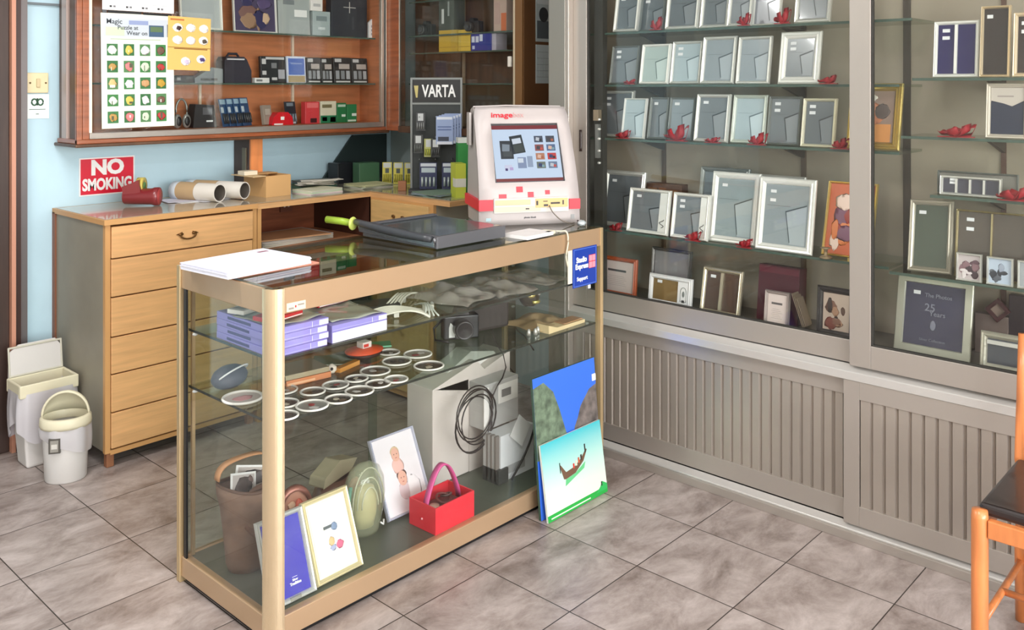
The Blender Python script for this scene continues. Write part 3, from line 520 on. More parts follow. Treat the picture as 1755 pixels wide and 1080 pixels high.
for k in range(7): w.M = Matrix.Translation((rn.uniform(-.04,.04), rn.uniform(-.03,.03), .004*k)) @ Matrix.Rotation(rn.uniform(-1,1), 4, 'Z') @ Matrix.Rotation(.05, 4, 'X'); w.b(-.09,.09,-.02,.02,0,.002,mat((220, 214, 200), .6))
w.M = Matrix(); o = w.build('paper_strips', loc=(2.66, 3.78, ZD+.028)); tag(o, 'tangled cut paper strips on top of the white papers', 'paper')
o = B(-.06,.06,0,.09,0,.11,mat((30, 32, 36), .4)).build('storage_box', loc=(2.95, 3.93, ZD), bevel=.003); tag(o, 'plain black box at the back of the desk, left of the green box', 'box')
o = B(-.06,.06,0,.08,0,.115,mat((64, 100, 72), .4)).build('storage_box', loc=(3.0, 3.80, ZD), rot=(0,0,-.2), bevel=.003); tag(o, 'plain dark green box on the desk before the black box', 'box')
w = MB(); w.prism([(-.26,0),(.2,0),(.2,.25),(-.04,.25)], 'y', 0, .012, mat((38, 52, 52), .5)); o = w.build('display_board', loc=(3.11, 4.035, ZD), rot=(0,0,0)); tag(o, 'dark green slanted board standing in the corner behind the boxes', 'board')  # thin slab standing in for the dark slanted shape in this corner
# hanging yellow packs on the wall side
for i in range(5):
    blister('battery_pack', ['first yellow battery pack, beside the green box', 'second yellow battery pack from the green box', 'third yellow battery pack, middle of the five', 'fourth yellow battery pack from the green box', 'last yellow battery pack, nearest the battery stand'][i], 'battery pack', (3.07+i*.03, 3.74-i*.055, ZD), -.75, .05, .115, (196, 186, 60) if i != 3 else (120, 120, 60), [(.1,.9,.75,.97,(190,196,190)),(.3,.7,.5,.72,(50,60,50))], .1, 'yellow battery packs on the desk', (176, 168, 60))
t = thing('battery_stand', 'grey battery display stand with a black VARTA header on the corner desk', 'display stand', (3.055, 3.335, ZD+.001), (0, 0, -.82))
SM = mat((128, 132, 130), .4, .3)
w = MB(); w.b(-.125,.125,0,.012,0,.56,mat((44, 50, 50), .5)); w.build('back_panel', t)
w = MB(); w.b(-.13,-.12,-.006,.016,0,.565,SM); w.b(.12,.13,-.006,.016,0,.565,SM); w.b(-.12,.12,-.006,.016,.555,.565,SM); w.b(-.12,.12,-.006,.016,.43,.44,SM); w.b(-.13,.13,-.10,.02,0,.012,DGREY); w.build('frame', t)
w = MB(); w.b(-.118,.118,-.004,0,.442,.553,BLACK); w.text('VARTA', .085, WHITE, .012, .495, -.0045, .002, maxw=.17); w.prism([(-.112,.525),(-.09,.525),(-.094,.465),(-.102,.465)], 'y', -.006, -.004, mat((190, 176, 110))); w.build('header', t)
for z in (.37, .27, .16):
    w = MB()
    for x in (-.08, .0, .08): w.tube([(x, -.001, z), (x, -.06, z)], .0025, SM, 6)
    w.build('hook', t)
for i, (u, v) in enumerate([(-.075,.3),(-.085,.19),(-.035,.17),(0,.17)]):
    M = t.matrix_basis; q = Euler((0,0,-.82)).to_matrix(); loc = Vector((3.055,3.335,ZD))+q@Vector((u,-.05-.014*(i % 2),v)); blister('battery_pack', ['grey and black battery pack hanging upper left on the stand', 'silver battery pack hanging at the left of the stand', 'yellow and silver battery pack hanging mid stand', 'dark battery pack hanging beside the yellow one on the stand'][i], 'battery pack', loc, -.82, .045, .09, [(64,66,68),(70,72,72),(188,190,120),(52,54,56)][i], [(.2,.8,.55,.95,(196,200,200))], 0, 'packs hanging on the battery stand', [(150,152,152),(120,124,120),(176,180,70),(90,92,92)][i])
q = Euler((0,0,-.82)).to_matrix()
for i in range(4):
    loc = Vector((3.055,3.335,ZD))+q@Vector((.045+.013*i,-.062+.013*i,.235+.004*i)); pack('card_pack', ['blue and white leaflet pack at the front of the stand', 'blue leaflet pack second from the front', 'blue leaflet pack third from the front', 'blue leaflet pack nearest the stand'][i], 'pack', loc, -.82, .085, .14, .004, (150, 168, 206), [(.05,.95,.88,.97,(216,224,236)),(.1,.9,.6,.64,(90,110,160)),(.1,.9,.5,.54,(90,110,160)),(.05,.95,.0,.1,(220,226,236)),(.12,.75,.12,.27,(60,66,84))], 'blue leaflet packs on the stand', 0)
for i, (u, lab) in enumerate([(-.035, 'large clear pack with blue and silver tools, left one below the stand'), (.075, 'large clear pack with blue and silver tools, right one below the stand')]):
    loc = Vector((3.055,3.335,ZD+.014))+q@Vector((u,-.075,0)); blister('battery_pack', lab, 'battery pack', loc, -.82, .085, .13, (36, 44, 84), [(.05,.95,.85,.97,(200,206,214)),(.1,.9,.62,.8,(176,190,196))], .06, 'large packs at the foot of the stand', (180, 190, 190))
o = B(-.02,.02,-.015,.015,0,.05,mat((150, 96, 60), .5)).build('small_box', loc=(2.93,3.45,ZD), rot=(0,0,-.8), bevel=.002); tag(o, 'tiny brown box with pale edges on the desk before the battery stand', 'box')
w = MB(); w.b(-.025,.025,0,.09,0,.16,mat((196, 206, 70), .5)); w.b(-.0255,.0255,-.001,.05,.05,.09,mat((222, 222, 210), .5)); o = w.build('detergent_box', loc=(2.93, 3.03, ZD), rot=(0,0,-.5)); tag(o, 'yellow and white packet on the desk just behind the kiosk', 'pack')
w = MB(); w.b(-.03,.03,0,.06,0,.25,mat((50, 140, 66), .5)); w.b(-.03,.03,-.001,.06,.2501,.275,mat((220, 226, 220))); o = w.build('storage_box', loc=(3.02, 3.10, ZD), rot=(0,0,-.6)); tag(o, 'upright green box behind the left edge of the kiosk', 'box')
# ================================================================ ALUMINIUM SHOWCASE (right wall)
AL = mat((186, 178, 170), .36, .62); ALP = mat((176, 166, 156), .42, .5, var=.03, vscale=3); ALD = mat((110, 106, 100), .45, .5); GASK = mat((48, 46, 42), .6); AL_GLINT = mat((214, 212, 208), .26, .5)  # last aluminium is paled to paint a highlight along both tracks
BACKP = mat((164, 153, 136), .6, var=.05, vscale=2)
t = thing('display_showcase', 'tall grey aluminium wall showcase with sliding glass doors over fluted panels', 'showcase', (2.94, 0, 0))
YE, YS = -1.3, 2.49
w = MB(); w.b(.30,.32,YE,YS-.02,0,2.5,BACKP); w.b(.03,.30,YS-.03,YS-.02,.06,2.5,mat((92, 92, 86), .5)); w.b(.03,.30,YE,YS-.03,.60,.625,mat((100,94,86), .5)); w.b(.0,.32,YE,YS,2.48,2.5,AL); w.build('back_panel', t)
w = MB(); w.b(.30-.006,.2995,1.10,1.125,.625,2.48,mat((70,60,50),.5)); w.b(.30-.006,.2995,1.48,1.50,.625,2.48,mat((96,78,64),.5)); w.b(.30-.006,.2995,2.10,2.12,.625,2.48,mat((96,78,64),.5)); w.b(.30-.006,.2995,.80,.815,.625,2.48,mat((96,70,58),.5)); w.build('shelf_standard', t)
w = MB(); w.b(.0,.10,YE,YS,.0,.028,ALD); w.b(-.012,.03,YE,YS,0,.03,AL); w.prism([(-.003,.03),(-.003,.036),(.022,.050),(.026,.050),(.026,.03)],'y',YE,YS,AL_GLINT); w.b(.03,.08,YE,YS,.028,.04,ALD); w.build('floor_track', t, bevel=.0015)
w = MB(); w.prism([(-.004,.528),(-.004,.556),(.026,.573),(.09,.573),(.09,.528)],'y',YE,YS,AL_GLINT); w.build('sill_track', t, bevel=.0015)  # ledge sloped and paled to carry the bright highlight
w = MB(); w.b(-.005,.08,2.386,YS,.0,2.5,AL); w.b(-.012,-.005,2.40,YS,.03,2.5,mat((150,148,140),.4,.5)); w.build('end_jamb', t, bevel=.003)
def fluted(y0, y1, x, n, par):
    w = MB(); w.b(x,x+.022,y0,y0+.052,.052,.527,AL); w.b(x,x+.022,y1-.052,y1,.052,.527,AL); w.b(x,x+.022,y0+.052,y1-.052,.052,.118,AL); w.b(x,x+.022,y0+.052,y1-.052,.468,.527,AL); d = w.build('sliding_panel_door', par, bevel=.0012)
    w = MB(); L = (y1-y0-.104)/n; pr = [(x+.016, y0+.0525)]
    for k in range(n):
        a = y0+.052+k*L; pr += [(x+.012, a+.002), (x+.0125, a+.004), (x+.003, a+.008), (x+.006, a+L-.003), (x+.016, a+L-.001)]
    pr += [(x+.021, y1-.053), (x+.021, y0+.053)]
    w.prism(pr, 'z', .1175, .4685, ALP); w.build('fluted_panel', d); return d
fluted(1.17, 2.385, .028, 29, t); fluted(.02, 1.215, .0, 27, t); fluted(-1.28, .05, .028, 28, t)
def gdoor(y0, y1, x, par, handle):
    w = MB(); sw = .052; w.b(x,x+.024,y0,y0+sw,.577,2.47,AL); w.b(x,x+.024,y1-sw-.018,y1,.577,2.47,AL); w.b(x,x+.024,y0+sw,y1-sw-.018,.577,.652,AL); w.b(x,x+.024,y0+sw,y1-sw-.018,2.41,2.47,AL); w.b(x+.004,x+.02,y1-sw-.024,y1-sw-.018,.652,2.41,GASK); w.b(x+.004,x+.02,y0+sw,y0+sw+.005,.652,2.41,GASK); w.b(x+.004,x+.02,y0+sw,y1-sw-.018,.652,.657,GASK)
    d = w.build('sliding_glass_door', par, bevel=.0015)
    w = MB(); w.b(x+.009,x+.014,y0+sw-.004,y1-sw-.014,.648,2.415,GLASS); w.build('glass_pane', d)
    if handle:
        w = MB(); w.tube([(x-.0005, y1-.04, 1.225+.09*k/6) for k in range(7)], .007, mat((44,30,26),.4), 10); w.build('finger_slot', d)
    return d
gdoor(1.15, 2.386, .028, t, True); gdoor(.0, 1.195, -.001, t, False); gdoor(-1.28, .05, .028, t, False)
w = MB(); w.b(.034,.06,2.262,2.285,1.355,1.40,mat((128,116,96),.5)); w.b(.04,.055,2.262,2.28,1.20,1.34,SILD)
for z in (1.44,1.40,1.36,1.31,1.26): w.blob((.045,2.262,z-.08),(.008,.008,.006),SILV)
w.build('door_lock', t)
# inner dark upright at the left end
B(.06,.09,2.255,2.30,.625,2.48,mat((58,58,54),.5)).build('inner_upright', t)
SHL = [(1.72, 1.02, 2.33), (1.505, 1.06, 2.35), (1.283, 1.06, 2.36), (.903, 1.095, 2.36)]
SHR = [(1.525, -.9, 1.02), (1.337, -.9, 1.055), (1.152, -.9, .965), (.890, -.9, 1.092)]
for z, a, b_ in SHL+SHR:
    w = MB(); w.b(.075,.29,a,b_,z-.009,z,GSHELF); w.b(.0735,.075,a,b_,z-.009,z,GEDGE); s_ = w.build('glass_shelf', t)
    for y in [q for q in (2.11, 1.49, .807) if a < q < b_]:
        w = MB(); w.prism([(.12,z-.010),(.294,z-.010),(.294,z-.055),(.27,z-.05)], 'y', y-.006, y+.006, mat((62,52,44),.5)); w.build('shelf_bracket', s_)
XF = 3.03
SH = {1: 1.7203, 2: 1.5053, 3: 1.2833, 4: .9033, 5: .6253, 11: 1.5253, 12: 1.3373, 13: 1.1523, 14: .8903}
def CF(label, xl, xr, yb, yt, row, X=XF, **k):
    a = onX(xl, yb, X); b_ = onX(xr, yb, X); c = onX(xl, yt, X); wd = a.y-b_.y; hh = (c.z-a.z)
    D = a.x*FW[0]+a.y*FW[1]
    if row == 5 or row in (14,): hh = c.z-SH[row]
    hh /= math.cos(k.get('lean', .17))
    return photo_frame(label, (X, (a.y+b_.y)/2, SH[row]+.0004), RC, wd-.002, hh, **k)
GB = (112, 118, 122); LB = (138, 148, 154); DB_ = (94, 100, 104); VB = (168, 184, 190)
# top shelf
CF('silver frame at the left end of the showcase top shelf', 1049, 1091, 55, -14, 1, m=SILV, back=DB_, stick=1)
CF('narrow silver frame right of the first on the top shelf', 1093, 1135, 53, -8, 1, X=3.06, m=SILD, back=DB_, bw=.008, stick=1)
CF('silver frame right of the red box-shaped ribbon on the top shelf', 1138, 1194, 49, -22, 1, m=SILV, back=DB_, stick=0)
CF('wide silver frame at the centre of the top shelf', 1197, 1246, 46, -26, 1, X=3.05, m=SILV, back=DB_, stick=0)
CF('silver frame overlapping the centre frame on the top shelf', 1244, 1286, 41, -26, 1, X=3.03, m=SILV, back=GB, stick=0)
CF('thin-edged silver frame right of centre on the top shelf', 1287, 1336, 39, -30, 1, X=3.05, m=SILW, back=(140,142,150), bw=.007, stick=1)
CF('beaded silver frame at the right end of the top shelf', 1359, 1422, 36, -40, 1, m=SILV, back=DB_, stick=0, bw=.016)
# second shelf
CF('small thin frame at the left end of the second shelf', 1043, 1089, 145, 80, 2, m=SILD, back=GB, bw=.007)
CF('plain silver frame second from the left on the second shelf', 1094, 1143, 145, 77, 2, m=SILW, back=(168,184,180), bw=.011, stick=0)
CF('pale blue-backed silver frame third on the second shelf', 1146, 1198, 145, 72, 2, X=3.055, m=SILV, back=VB, bw=.012)
CF('ridged silver frame fourth on the second shelf', 1198, 1256, 144, 63, 2, m=SILV, back=LB, bw=.014, stick=0)
CF('round-cornered silver frame fifth on the second shelf', 1259, 1317, 144, 63, 2, m=SILV, back=LB, bw=.012, stick=0, bevel_r=.004)
CF('large broad white-silver frame at the right of the second shelf', 1331, 1402, 143, 54, 2, m=SILW, back=GB, bw=.026)
# third shelf
CF('silver frame at the left end of the third shelf, partly covered', 1022, 1079, 236, 158, 3, X=3.06, m=SILV, back=GB, bw=.013)
CF('small narrow frame standing before the left end frame on the third shelf', 1063, 1102, 240, 172, 3, X=3.02, m=SILW, back=VB, bw=.006, stick=0)
CF('grey-edged frame left of the big red ribbon on the third shelf', 1108, 1140, 239, 168, 3, X=3.055, m=SILD, back=GB, bw=.008, stick=1)
CF('thin frame behind the big red ribbon on the third shelf', 1142, 1185, 240, 168, 3, X=3.055, m=SILD, back=LB, bw=.007, stick=1)
CF('tall silver frame at the middle of the third shelf', 1187, 1245, 241, 160, 3, m=SILV, back=GB, bw=.014, stick=1)
CF('ornate speckled silver frame on the third shelf', 1250, 1309, 243, 161, 3, X=3.055, m=mat((214, 220, 210), .35, .4, bump=.6, vscale=220), back=VB, bw=.014, stick=0)
CF('thin-edged frame second from the right on the third shelf', 1312, 1368, 245, 163, 3, X=3.055, m=SILD, back=GB, bw=.008)
CF('pale gold-edged silver frame at the right end of the third shelf', 1370, 1429, 250, 167, 3, X=3.02, m=mat((222, 218, 196), .3, .5), back=DB_, bw=.012)
# fourth shelf
CF('broad-edged silver frame at the left end of the fourth shelf', 1027, 1097, 391, 297, 4, X=3.075, m=SILV, back=DB_, bw=.02, stick=1, stand=True)
CF('small frame with a side panel of black flowers, left on the fourth shelf', 1072, 1143, 400, 326, 4, X=3.02, m=SILW, back=GB, bw=.014, stick=1, wide=.034)
CF('small frame with a plain side panel, centre left of the fourth shelf', 1147, 1211, 406, 330, 4, X=3.02, m=SILW, back=GB, bw=.014, wide=.026)
CF('large pale frame left of the pair on the fourth shelf', 1211, 1294, 417, 299, 4, X=3.045, m=SILW, back=(140,152,154), bw=.025, stick=1)
CF('large pale frame right of the pair on the fourth shelf', 1292, 1390, 430, 308, 4, X=3.015, m=SILW, back=(140,150,154), bw=.025)
CF('greenish silver frame standing behind the left large pale frame', 1190, 1275, 405, 288, 4, X=3.12, m=SILD, back=GB, bw=.02, stick=0)
CF('silver frame standing behind the two large pale frames', 1282, 1372, 412, 296, 4, X=3.12, m=SILV, back=GB, bw=.02, stick=0)
p, a, b_ = Cc(1104, 1168, 375, 297, 3.15, SH[4]+.0004); pack('carved_box', 'brown carved wooden box behind the small frames on the fourth shelf', 'box', p, RC, a, b_, .05, (96, 66, 48), [(.1,.35,.7,.9,(140,98,66)),(.4,.6,.66,.92,(128,84,56)),(.65,.9,.72,.88,(140,98,66))], rough=.6)
OR = [(196, 92, 44), (226, 190, 170), (150, 50, 34), (214, 120, 60), (120, 74, 96), (236, 206, 190), (168, 66, 40)]
CF('gold-edged frame with an orange flower picture at the right end of the fourth shelf', 1406, 1492, 440, 316, 4, X=3.06, m=GOLD, back=(190,90,50), bw=.009, stand=False, stick=0, lean=.26, art=photo_art(OR, 34, 16))
w = MB(); w.lathe([(0,0),(.022,0),(.018,.006),(.006,.012),(.006,.03),(.02,.036),(0,.038)], mat((150,130,100),.4,.4), 16); o = w.build('small_stand', loc=(3.02, 1.31, SH[4]+.0004)); tag(o, 'tiny grey-brown stand left of the orange picture', 'ornament')
w = MB(); w.b(-.03,.03,-.01,.01,0,.012,GOLD); w.b(-.026,.026,-.008,.008,.012,.018,mat((120,96,50),.4)); o = w.build('gold_clasp', loc=(3.02, 1.20, SH[4]+.0004), rot=(0,0,RC)); tag(o, 'small gold bar lying in front of the orange picture', 'ornament')
# bottom of the showcase
def cert(t, iw, ih, bw):
    w = MB(); w.b(-iw/2,iw/2,.0066,.0082,bw,bw+ih,mat((214,198,192),.4)); w.b(-iw*.3,iw*.28,.0058,.0066,bw+ih*.66,bw+ih*.73,mat((90,84,84)))
    for k in range(6): w.b(-iw*.3+.004*(k % 2),iw*.3-.006*(k % 3),.0060,.0066,bw+ih*(.2+.06*k),bw+ih*(.21+.06*k),mat((170,154,150)))
    w.build('certificate_sheet', t)
CF('cherry wood frame with a printed certificate at the left of the cabinet floor', 1022, 1088, 508, 437, 5, X=3.04, m=mat((176,84,46),.35,coat=.4), bw=.018, stand=False, stick=0, art=cert, lean=.08)
CF('grey smoked frame standing behind the white frame', 1112, 1180, 520, 424, 5, X=3.10, m=mat((110,108,106),.3,.5), back=(134,130,132), bw=.014, stand=False, stick=0, lean=.1)
def ovalp(t, iw, ih, bw):
    wm = mat((232,232,232),.4); w = MB(); w.b(iw/2-.044,iw/2+.001,.002,.0084,bw-.001,bw+ih+.001,wm); w.build('side_panel', t)
    g_ = mat((120,126,124),.5); cx_ = iw/2-.018; w = MB(); pts = [(cx_-.013,.0015,bw+.008),(cx_-.013,.0015,bw+ih*.55)]+[(cx_-.013*math.cos(PI*k/8),.0015,bw+ih*.55+.018*math.sin(PI*k/8)) for k in range(1,8)]+[(cx_+.013,.0015,bw+ih*.55),(cx_+.013,.0015,bw+.008)]
    w.tube(pts, .0012, g_, 6, True); w.b(cx_-.006,cx_+.006,.001,.002,bw+.004,bw+.014,DGREY); w.blob((cx_,.0018,bw+ih*.45),(.006,.0005,.012),g_,10,6); w.build('arched_outline', t)
t2 = CF('white frame with an oval side panel on the cabinet floor', 1109, 1183, 526, 469, 5, X=3.035, m=mat((232,232,232),.4), back=(128,104,66), bw=.018, stand=False, stick=1, lean=.12, art=ovalp)
CF('rounded champagne double frame with a diagonal bar on the cabinet floor', 1197, 1266, 545, 459, 5, X=3.04, m=mat((204,194,170),.28,.7), back=(78,58,48), bw=.017, stand=False, stick=1, mull=1, lean=.2, bevel_r=.004)
p, a, b_ = Cc(1296, 1366, 565, 478, 3.075, SH[5]+.0004); a_ = pack('gift_case', 'deep burgundy presentation case behind a small silver frame', 'case', (p[0], p[1], SH[5]+.0004), RC, a, .205, .06, (70, 18, 34), [(.02,.98,.86,.97,(92,30,46))], lean=.12)
CF('small silver frame with a printed card before the burgundy case', 1307, 1350, 560, 498, 5, X=3.02, m=mat((180,168,164),.3,.6), back=(172,184,176), bw=.012, stand=False, stick=0, lean=.12, art=cert)
CF('black-matted frame with a brown portrait photo at the right of the cabinet floor', 1397, 1464, 583, 490, 5, X=3.05, m=mat((44,40,40),.3), back=(44,42,42), bw=.022, stand=False, stick=0, lean=.08, art=photo_art([(196,176,160),(90,64,52),(128,88,70),(60,46,42),(170,130,104),(120,60,48)], 21, 9))
w = MB()
for k in range(3): w.b(.0+.006*k,.003+.006*k,0,.05,0,.12-.01*k,mat((120,104,88),.5))
o = w.build('frame_offcuts', loc=(3.03, 1.40, SH[5]+.0004), rot=(0,-.35,RC)); o.location.z += .02; tag(o, 'thin leaning brown strips between the burgundy case and the black-matted frame', 'strip')
# right bay
def goldart(t, iw, ih, bw):
    w = MB(); w.b(-iw/2,iw/2,.0066,.0082,bw,bw+ih,mat((150,128,116),.4)); w.b(-iw*.1,iw*.45,.006,.0066,bw,bw+ih*.35,mat((212,146,84),.4)); w.blob((.0,.006,bw+ih*.55),(iw*.28,.0006,ih*.2),mat((186,120,88),.4),12,6,.3,2); w.blob((iw*.2,.0055,bw+ih*.6),(iw*.2,.0006,ih*.14),mat((96,84,80),.4),12,6,.3,3); w.blob((-iw*.1,.005,bw+ih*.86),(iw*.15,.0006,ih*.07),mat((220,214,200),.4),12,6,.3,4); w.build('photograph', t)
CF('triple-ridged gold frame with a flower picture half behind the door stile', 1448, 1540, 249, 138, 3, X=3.04, m=GOLD, back=(150,130,110), bw=.026, stand=False, stick=0, lean=.2, art=goldart, prof=[(0,.014),(0,.004),(.12,0),(.25,.006),(.35,.006),(.45,0),(.55,.006),(.66,.006),(.78,0),(.9,.006),(1,.009)])
CF('silver double frame with two dark blue openings, left on the top right shelf', 1597, 1676, 129, 33, 11, X=3.035, m=SILW, back=(30,22,82), bw=.012, stand=False, mull=1, lean=.1)
CF('dark frame with a cream-gold edge on the top right shelf', 1677, 1730, 127, 5, 11, X=3.02, m=mat((216,198,166),.3,.5), back=(48,40,38), bw=.009, stand=False, stick=1, lean=.1)
CF('second dark frame with a broad cream edge, at the right of the top right shelf', 1733, 1800, 127, 16, 11, X=3.02, m=mat((224,206,176),.3,.4), back=(52,42,40), bw=.013, stand=False, lean=.1)
def bib(t, iw, ih, bw):
    w = MB(); w.b(-iw/2,iw/2,.0066,.0082,bw,bw+ih*.68,mat((36,42,62),.4)); w.prism([(-iw/2,bw+ih),(iw/2,bw+ih),(iw/2,bw+ih*.72),(iw*.15,bw+ih*.60),(-iw*.1,bw+ih*.66),(-iw/2,bw+ih*.72)], 'y', .005, .0066, mat((190,182,172),.5)); w.b(-iw*.3,iw*.2,.0045,.005,bw+ih*.8,bw+ih*.83,mat((150,140,134),.5)); w.build('mount', t)
CF('cream frame with a dark blue opening and a draped mount, second right shelf', 1687, 1762, 232, 138, 12, X=3.03, m=mat((206,198,184),.4,.2), back=(40,44,64), bw=.014, stand=False, stick=0, art=bib, lean=.08)
CF('low silver frame with four small dark openings on the third right shelf', 1609, 1716, 331, 298, 13, X=3.03, m=SILV, back=(62,62,74), bw=.009, stand=False, stick=2, mull=3, lean=.1)
CF('thin silver frame lying behind the four-opening frame', 1605, 1745, 330, 292, 13, X=3.085, m=SILD, back=(130,128,120), bw=.006, stand=False, stick=0, lean=.05)
CF('tilted silver frame with a grey-green panel on the fourth right shelf', 1553, 1630, 467, 345, 14, X=3.05, m=mat((178,172,156),.3,.5), back=(76,84,72), bw=.018, stand=False, stick=1, lean=.22, roll=-.03)
CF('gold-edged brown double frame on the fourth right shelf', 1634, 1762, 475, 360, 14, X=3.07, m=mat((188,174,132),.3,.7), back=(84,76,68), bw=.007, stand=False, stick=2, mull=1, lean=.12)
bw_art = lambda s_: photo_art([(186,176,176),(96,70,78),(130,100,106),(70,56,62),(214,206,206)], s_, 12)
CF('small frame with a wedding group photo before the gold double frame', 1637, 1682, 466, 433, 14, X=3.015, m=SILV, back=(200,190,190), bw=.006, stand=False, stick=0, lean=.05, art=bw_art(4))
CF('small frame with a bluish group photo on the fourth right shelf', 1689, 1736, 477, 440, 14, X=3.015, m=SILV, back=(180,190,204), bw=.006, stand=False, stick=0, lean=.05, art=photo_art([(176,190,206),(50,54,62),(90,96,104),(150,160,176)], 9, 8))
CF('small frame cut by the picture edge, right of the bluish photo', 1742, 1790, 485, 447, 14, X=3.015, m=SILV, back=(150,156,160), bw=.006, stand=False, stick=0, lean=.05)
def navy(t, iw, ih, bw):
    w = MB(); g_ = mat((120,122,136),.5); w.text('The Photos', .018, g_, .012, bw+ih*.82, .006, .0003); w.text('25', .034, g_, -.012, bw+ih*.62, .006, .0003); w.text('Years', .022, g_, .012, bw+ih*.53, .006, .0002); w.blob((0,.0062,bw+ih*.34),(.009,.0004,.016),g_,12,8,.2,3); w.text('Silver Collection', .012, g_, 0, bw+ih*.1, .006); w.b(-iw*.36,-iw*.24,.0055,.0063,bw+ih*.82,bw+ih*.88,STICK); w.build('printing', t)
CF('big brushed silver frame with a dark blue printed card on the cabinet floor', 1530, 1662, 622, 472, 5, X=3.05, m=mat((188,188,172),.38,.5), back=(54,54,76), bw=.026, stand=False, stick=0, lean=.2, art=navy, prof=PROFF)
t2 = CF('ornate silver frame with two dark openings in the bottom right corner', 1677, 1782, 655, 569, 5, X=3.02, m=mat((190,188,172),.35,.5,bump=.5,vscale=120), back=(66,72,80), bw=.02, stand=False, stick=0, lean=.15)
a = onX(1677, 655, 3.02); b_ = onX(1782, 655, 3.02); w = MB(); w.b(-(a.y-b_.y)/2+.02,(a.y-b_.y)/2-.02,.001,.0085,.078,.09,SILV); w.build('crossbar', t2)
w = MB(); w.M = Matrix.Rotation(PI/4, 4, 'Y'); w.ring(.055,.055,.012,PROFF,mat((70,30,34),.4)); w.b(-.02,.02,.008,.01,.008,.047,mat((150,130,120))); w.M = Matrix()
o = w.build('diamond_frame', loc=(3.19, .835, SH[5]+.13), rot=(-.05,0,RC)); tag(o, 'small dark red diamond-turned frame behind the ornate silver frame', 'photo frame')
p = onX(1742, 560, 3.2); o = B(-.022,.022,0,.03,0,.205,mat((44,34,40),.4)).build('slim_case', loc=(3.2, p.y, SH[5]+.0004), rot=(0,0,RC), bevel=.002); tag(o, 'slim upright black case behind the ornate silver frame', 'case')
o = B(-.05,.05,0,.03,0,.13,mat((120,104,98),.5)).build('small_box', loc=(3.20, .835, SH[5]+.0004), rot=(0,0,RC), bevel=.002); tag(o, 'brownish grey box supporting the small diamond-turned frame', 'box')
# ribbons
for i, (x, y, row, s_, fl, lab) in enumerate([
 (1125, 50, 1, .05, 1.3, 'boxy red ribbon at the left of the showcase top shelf'), (1275, 36, 1, .045, 1.3, 'red ribbon at the centre of the showcase top shelf'), (1341, 28, 1, .055, 1.3, 'red ribbon near the right end of the showcase top shelf'),
 (1080, 146, 2, .045, .5, 'flat dark red ribbon below the first frame of the second shelf'), (1420, 138, 2, .06, .6, 'dark red ribbon at the right end of the second shelf'),
 (1068, 236, 3, .06, .7, 'red ribbon at the left end of the third shelf'), (1160, 240, 3, .085, 1.0, 'biggest bright red ribbon on the third shelf'), (1222, 244, 3, .06, .4, 'flat red ribbon at the middle of the third shelf'), (1297, 242, 3, .065, .9, 'red ribbon before the speckled frame on the third shelf'), (1440, 250, 3, .06, .8, 'red ribbon at the right end of the third shelf beside the stile'),
 (1056, 392, 4, .055, .8, 'bright red ribbon at the left end of the fourth shelf'), (1188, 408, 4, .06, .8, 'dark red ribbon before the plain side panel frame'), (1276, 422, 4, .055, .8, 'red ribbon below the left large pale frame'),
 (1637, 230, 12, .10, .5, 'long red ribbon lying alone on the second right shelf'), (1735, 338, 13, .08, .7, 'red ribbon before the low four-opening frame')]):
    p = onX(x, y, 2.995+.0); sc_ = 3.018 if row < 10 else 3.03
    ribbon(lab, (3.005 if row < 10 else 3.01, onX(x, y, 3.01).y, SH[row]), s_, RC, fl, i)
# hanging reflections are left to the glass
# ================================================================ GLASS COUNTER
GA = mat((188, 157, 124), .34, .35, coat=.2); GAE = mat((200, 174, 132), .3, .5)
CX0, CX1, CY0, CY1, CT = 1.312, 2.767, 2.077, 2.595, .957
RGL = glass_mat((226, 236, 230), 1.5, name='tinted rear glass')
t = thing('display_counter', 'gold aluminium framed glass display counter standing on the tiled floor', 'display counter', (CX0, CY0, 0))
LX, LY = CX1-CX0, CY1-CY0
w = MB(); w.b(.02,LX-.01,.02,LY-.02,0,.022,BLACK); w.build('plinth', t)
def rail(z0, z1, nm):
    w = MB(); w.b(.03,LX-.012,.004,.03,z0,z1,GA); w.b(.006,.03,.03,LY-.02,z0,z1,GA); w.b(.03,LX-.012,LY-.03,LY-.006,z0,z1,GA); w.b(LX-.03,LX-.006,.03,LY-.02,z0,z1,GA); return w.build(nm, t, bevel=.002)
rail(.018,.078,'bottom_rail'); rail(.888,CT,'top_rail')
def qpost(x, y, sx, sy, r, nm='post'):
    pts = [(0,0)]+[(r*math.sin(a_)*1.0, r*(1-math.cos(a_))) for a_ in [0]]
    prof = [(x+sx*(r-r*math.cos(a_)), y+sy*(r-r*math.sin(a_))) for a_ in [PI/2*k/8 for k in range(9)]]+[(x+sx*r, y+sy*r)]
    w = MB(); pp = prof if sx*sy > 0 else prof[::-1]; w.prism(pp, 'z', .0, CT, mat((216,204,176), .26, .6), True); return w.build(nm, t)
w = MB(); r = .042; prof = [(r-r*math.cos(a_), r-r*math.sin(a_)) for a_ in [PI/2*k/10 for k in range(11)]]+[(r, r)]
w.prism(prof, 'z', 0, CT, mat((226,204,168), .26, .75)); o = w.build('corner_post', t)
for x, y, a, b_ in ((0, LY-.02, .02, .02), (LX-.016, 0, .016, .028), (LX-.02, LY-.02, .02, .02)): B(x, x+a, y, y+b_, 0, CT, GAE).build('corner_post', t, bevel=.002)
w = MB(); w.b(.008,.014,LY-.045,LY-.03,.078,.888,BLACK); w.b(.03,.04,LY-.04,LY-.03,.078,.888,GAE); w.build('rear_channel', t)
w = MB(); w.b(.01,LX-.01,.008,LY-.008,CT+.0005,CT+.0065,GTOP); w.build('top_glass', t)
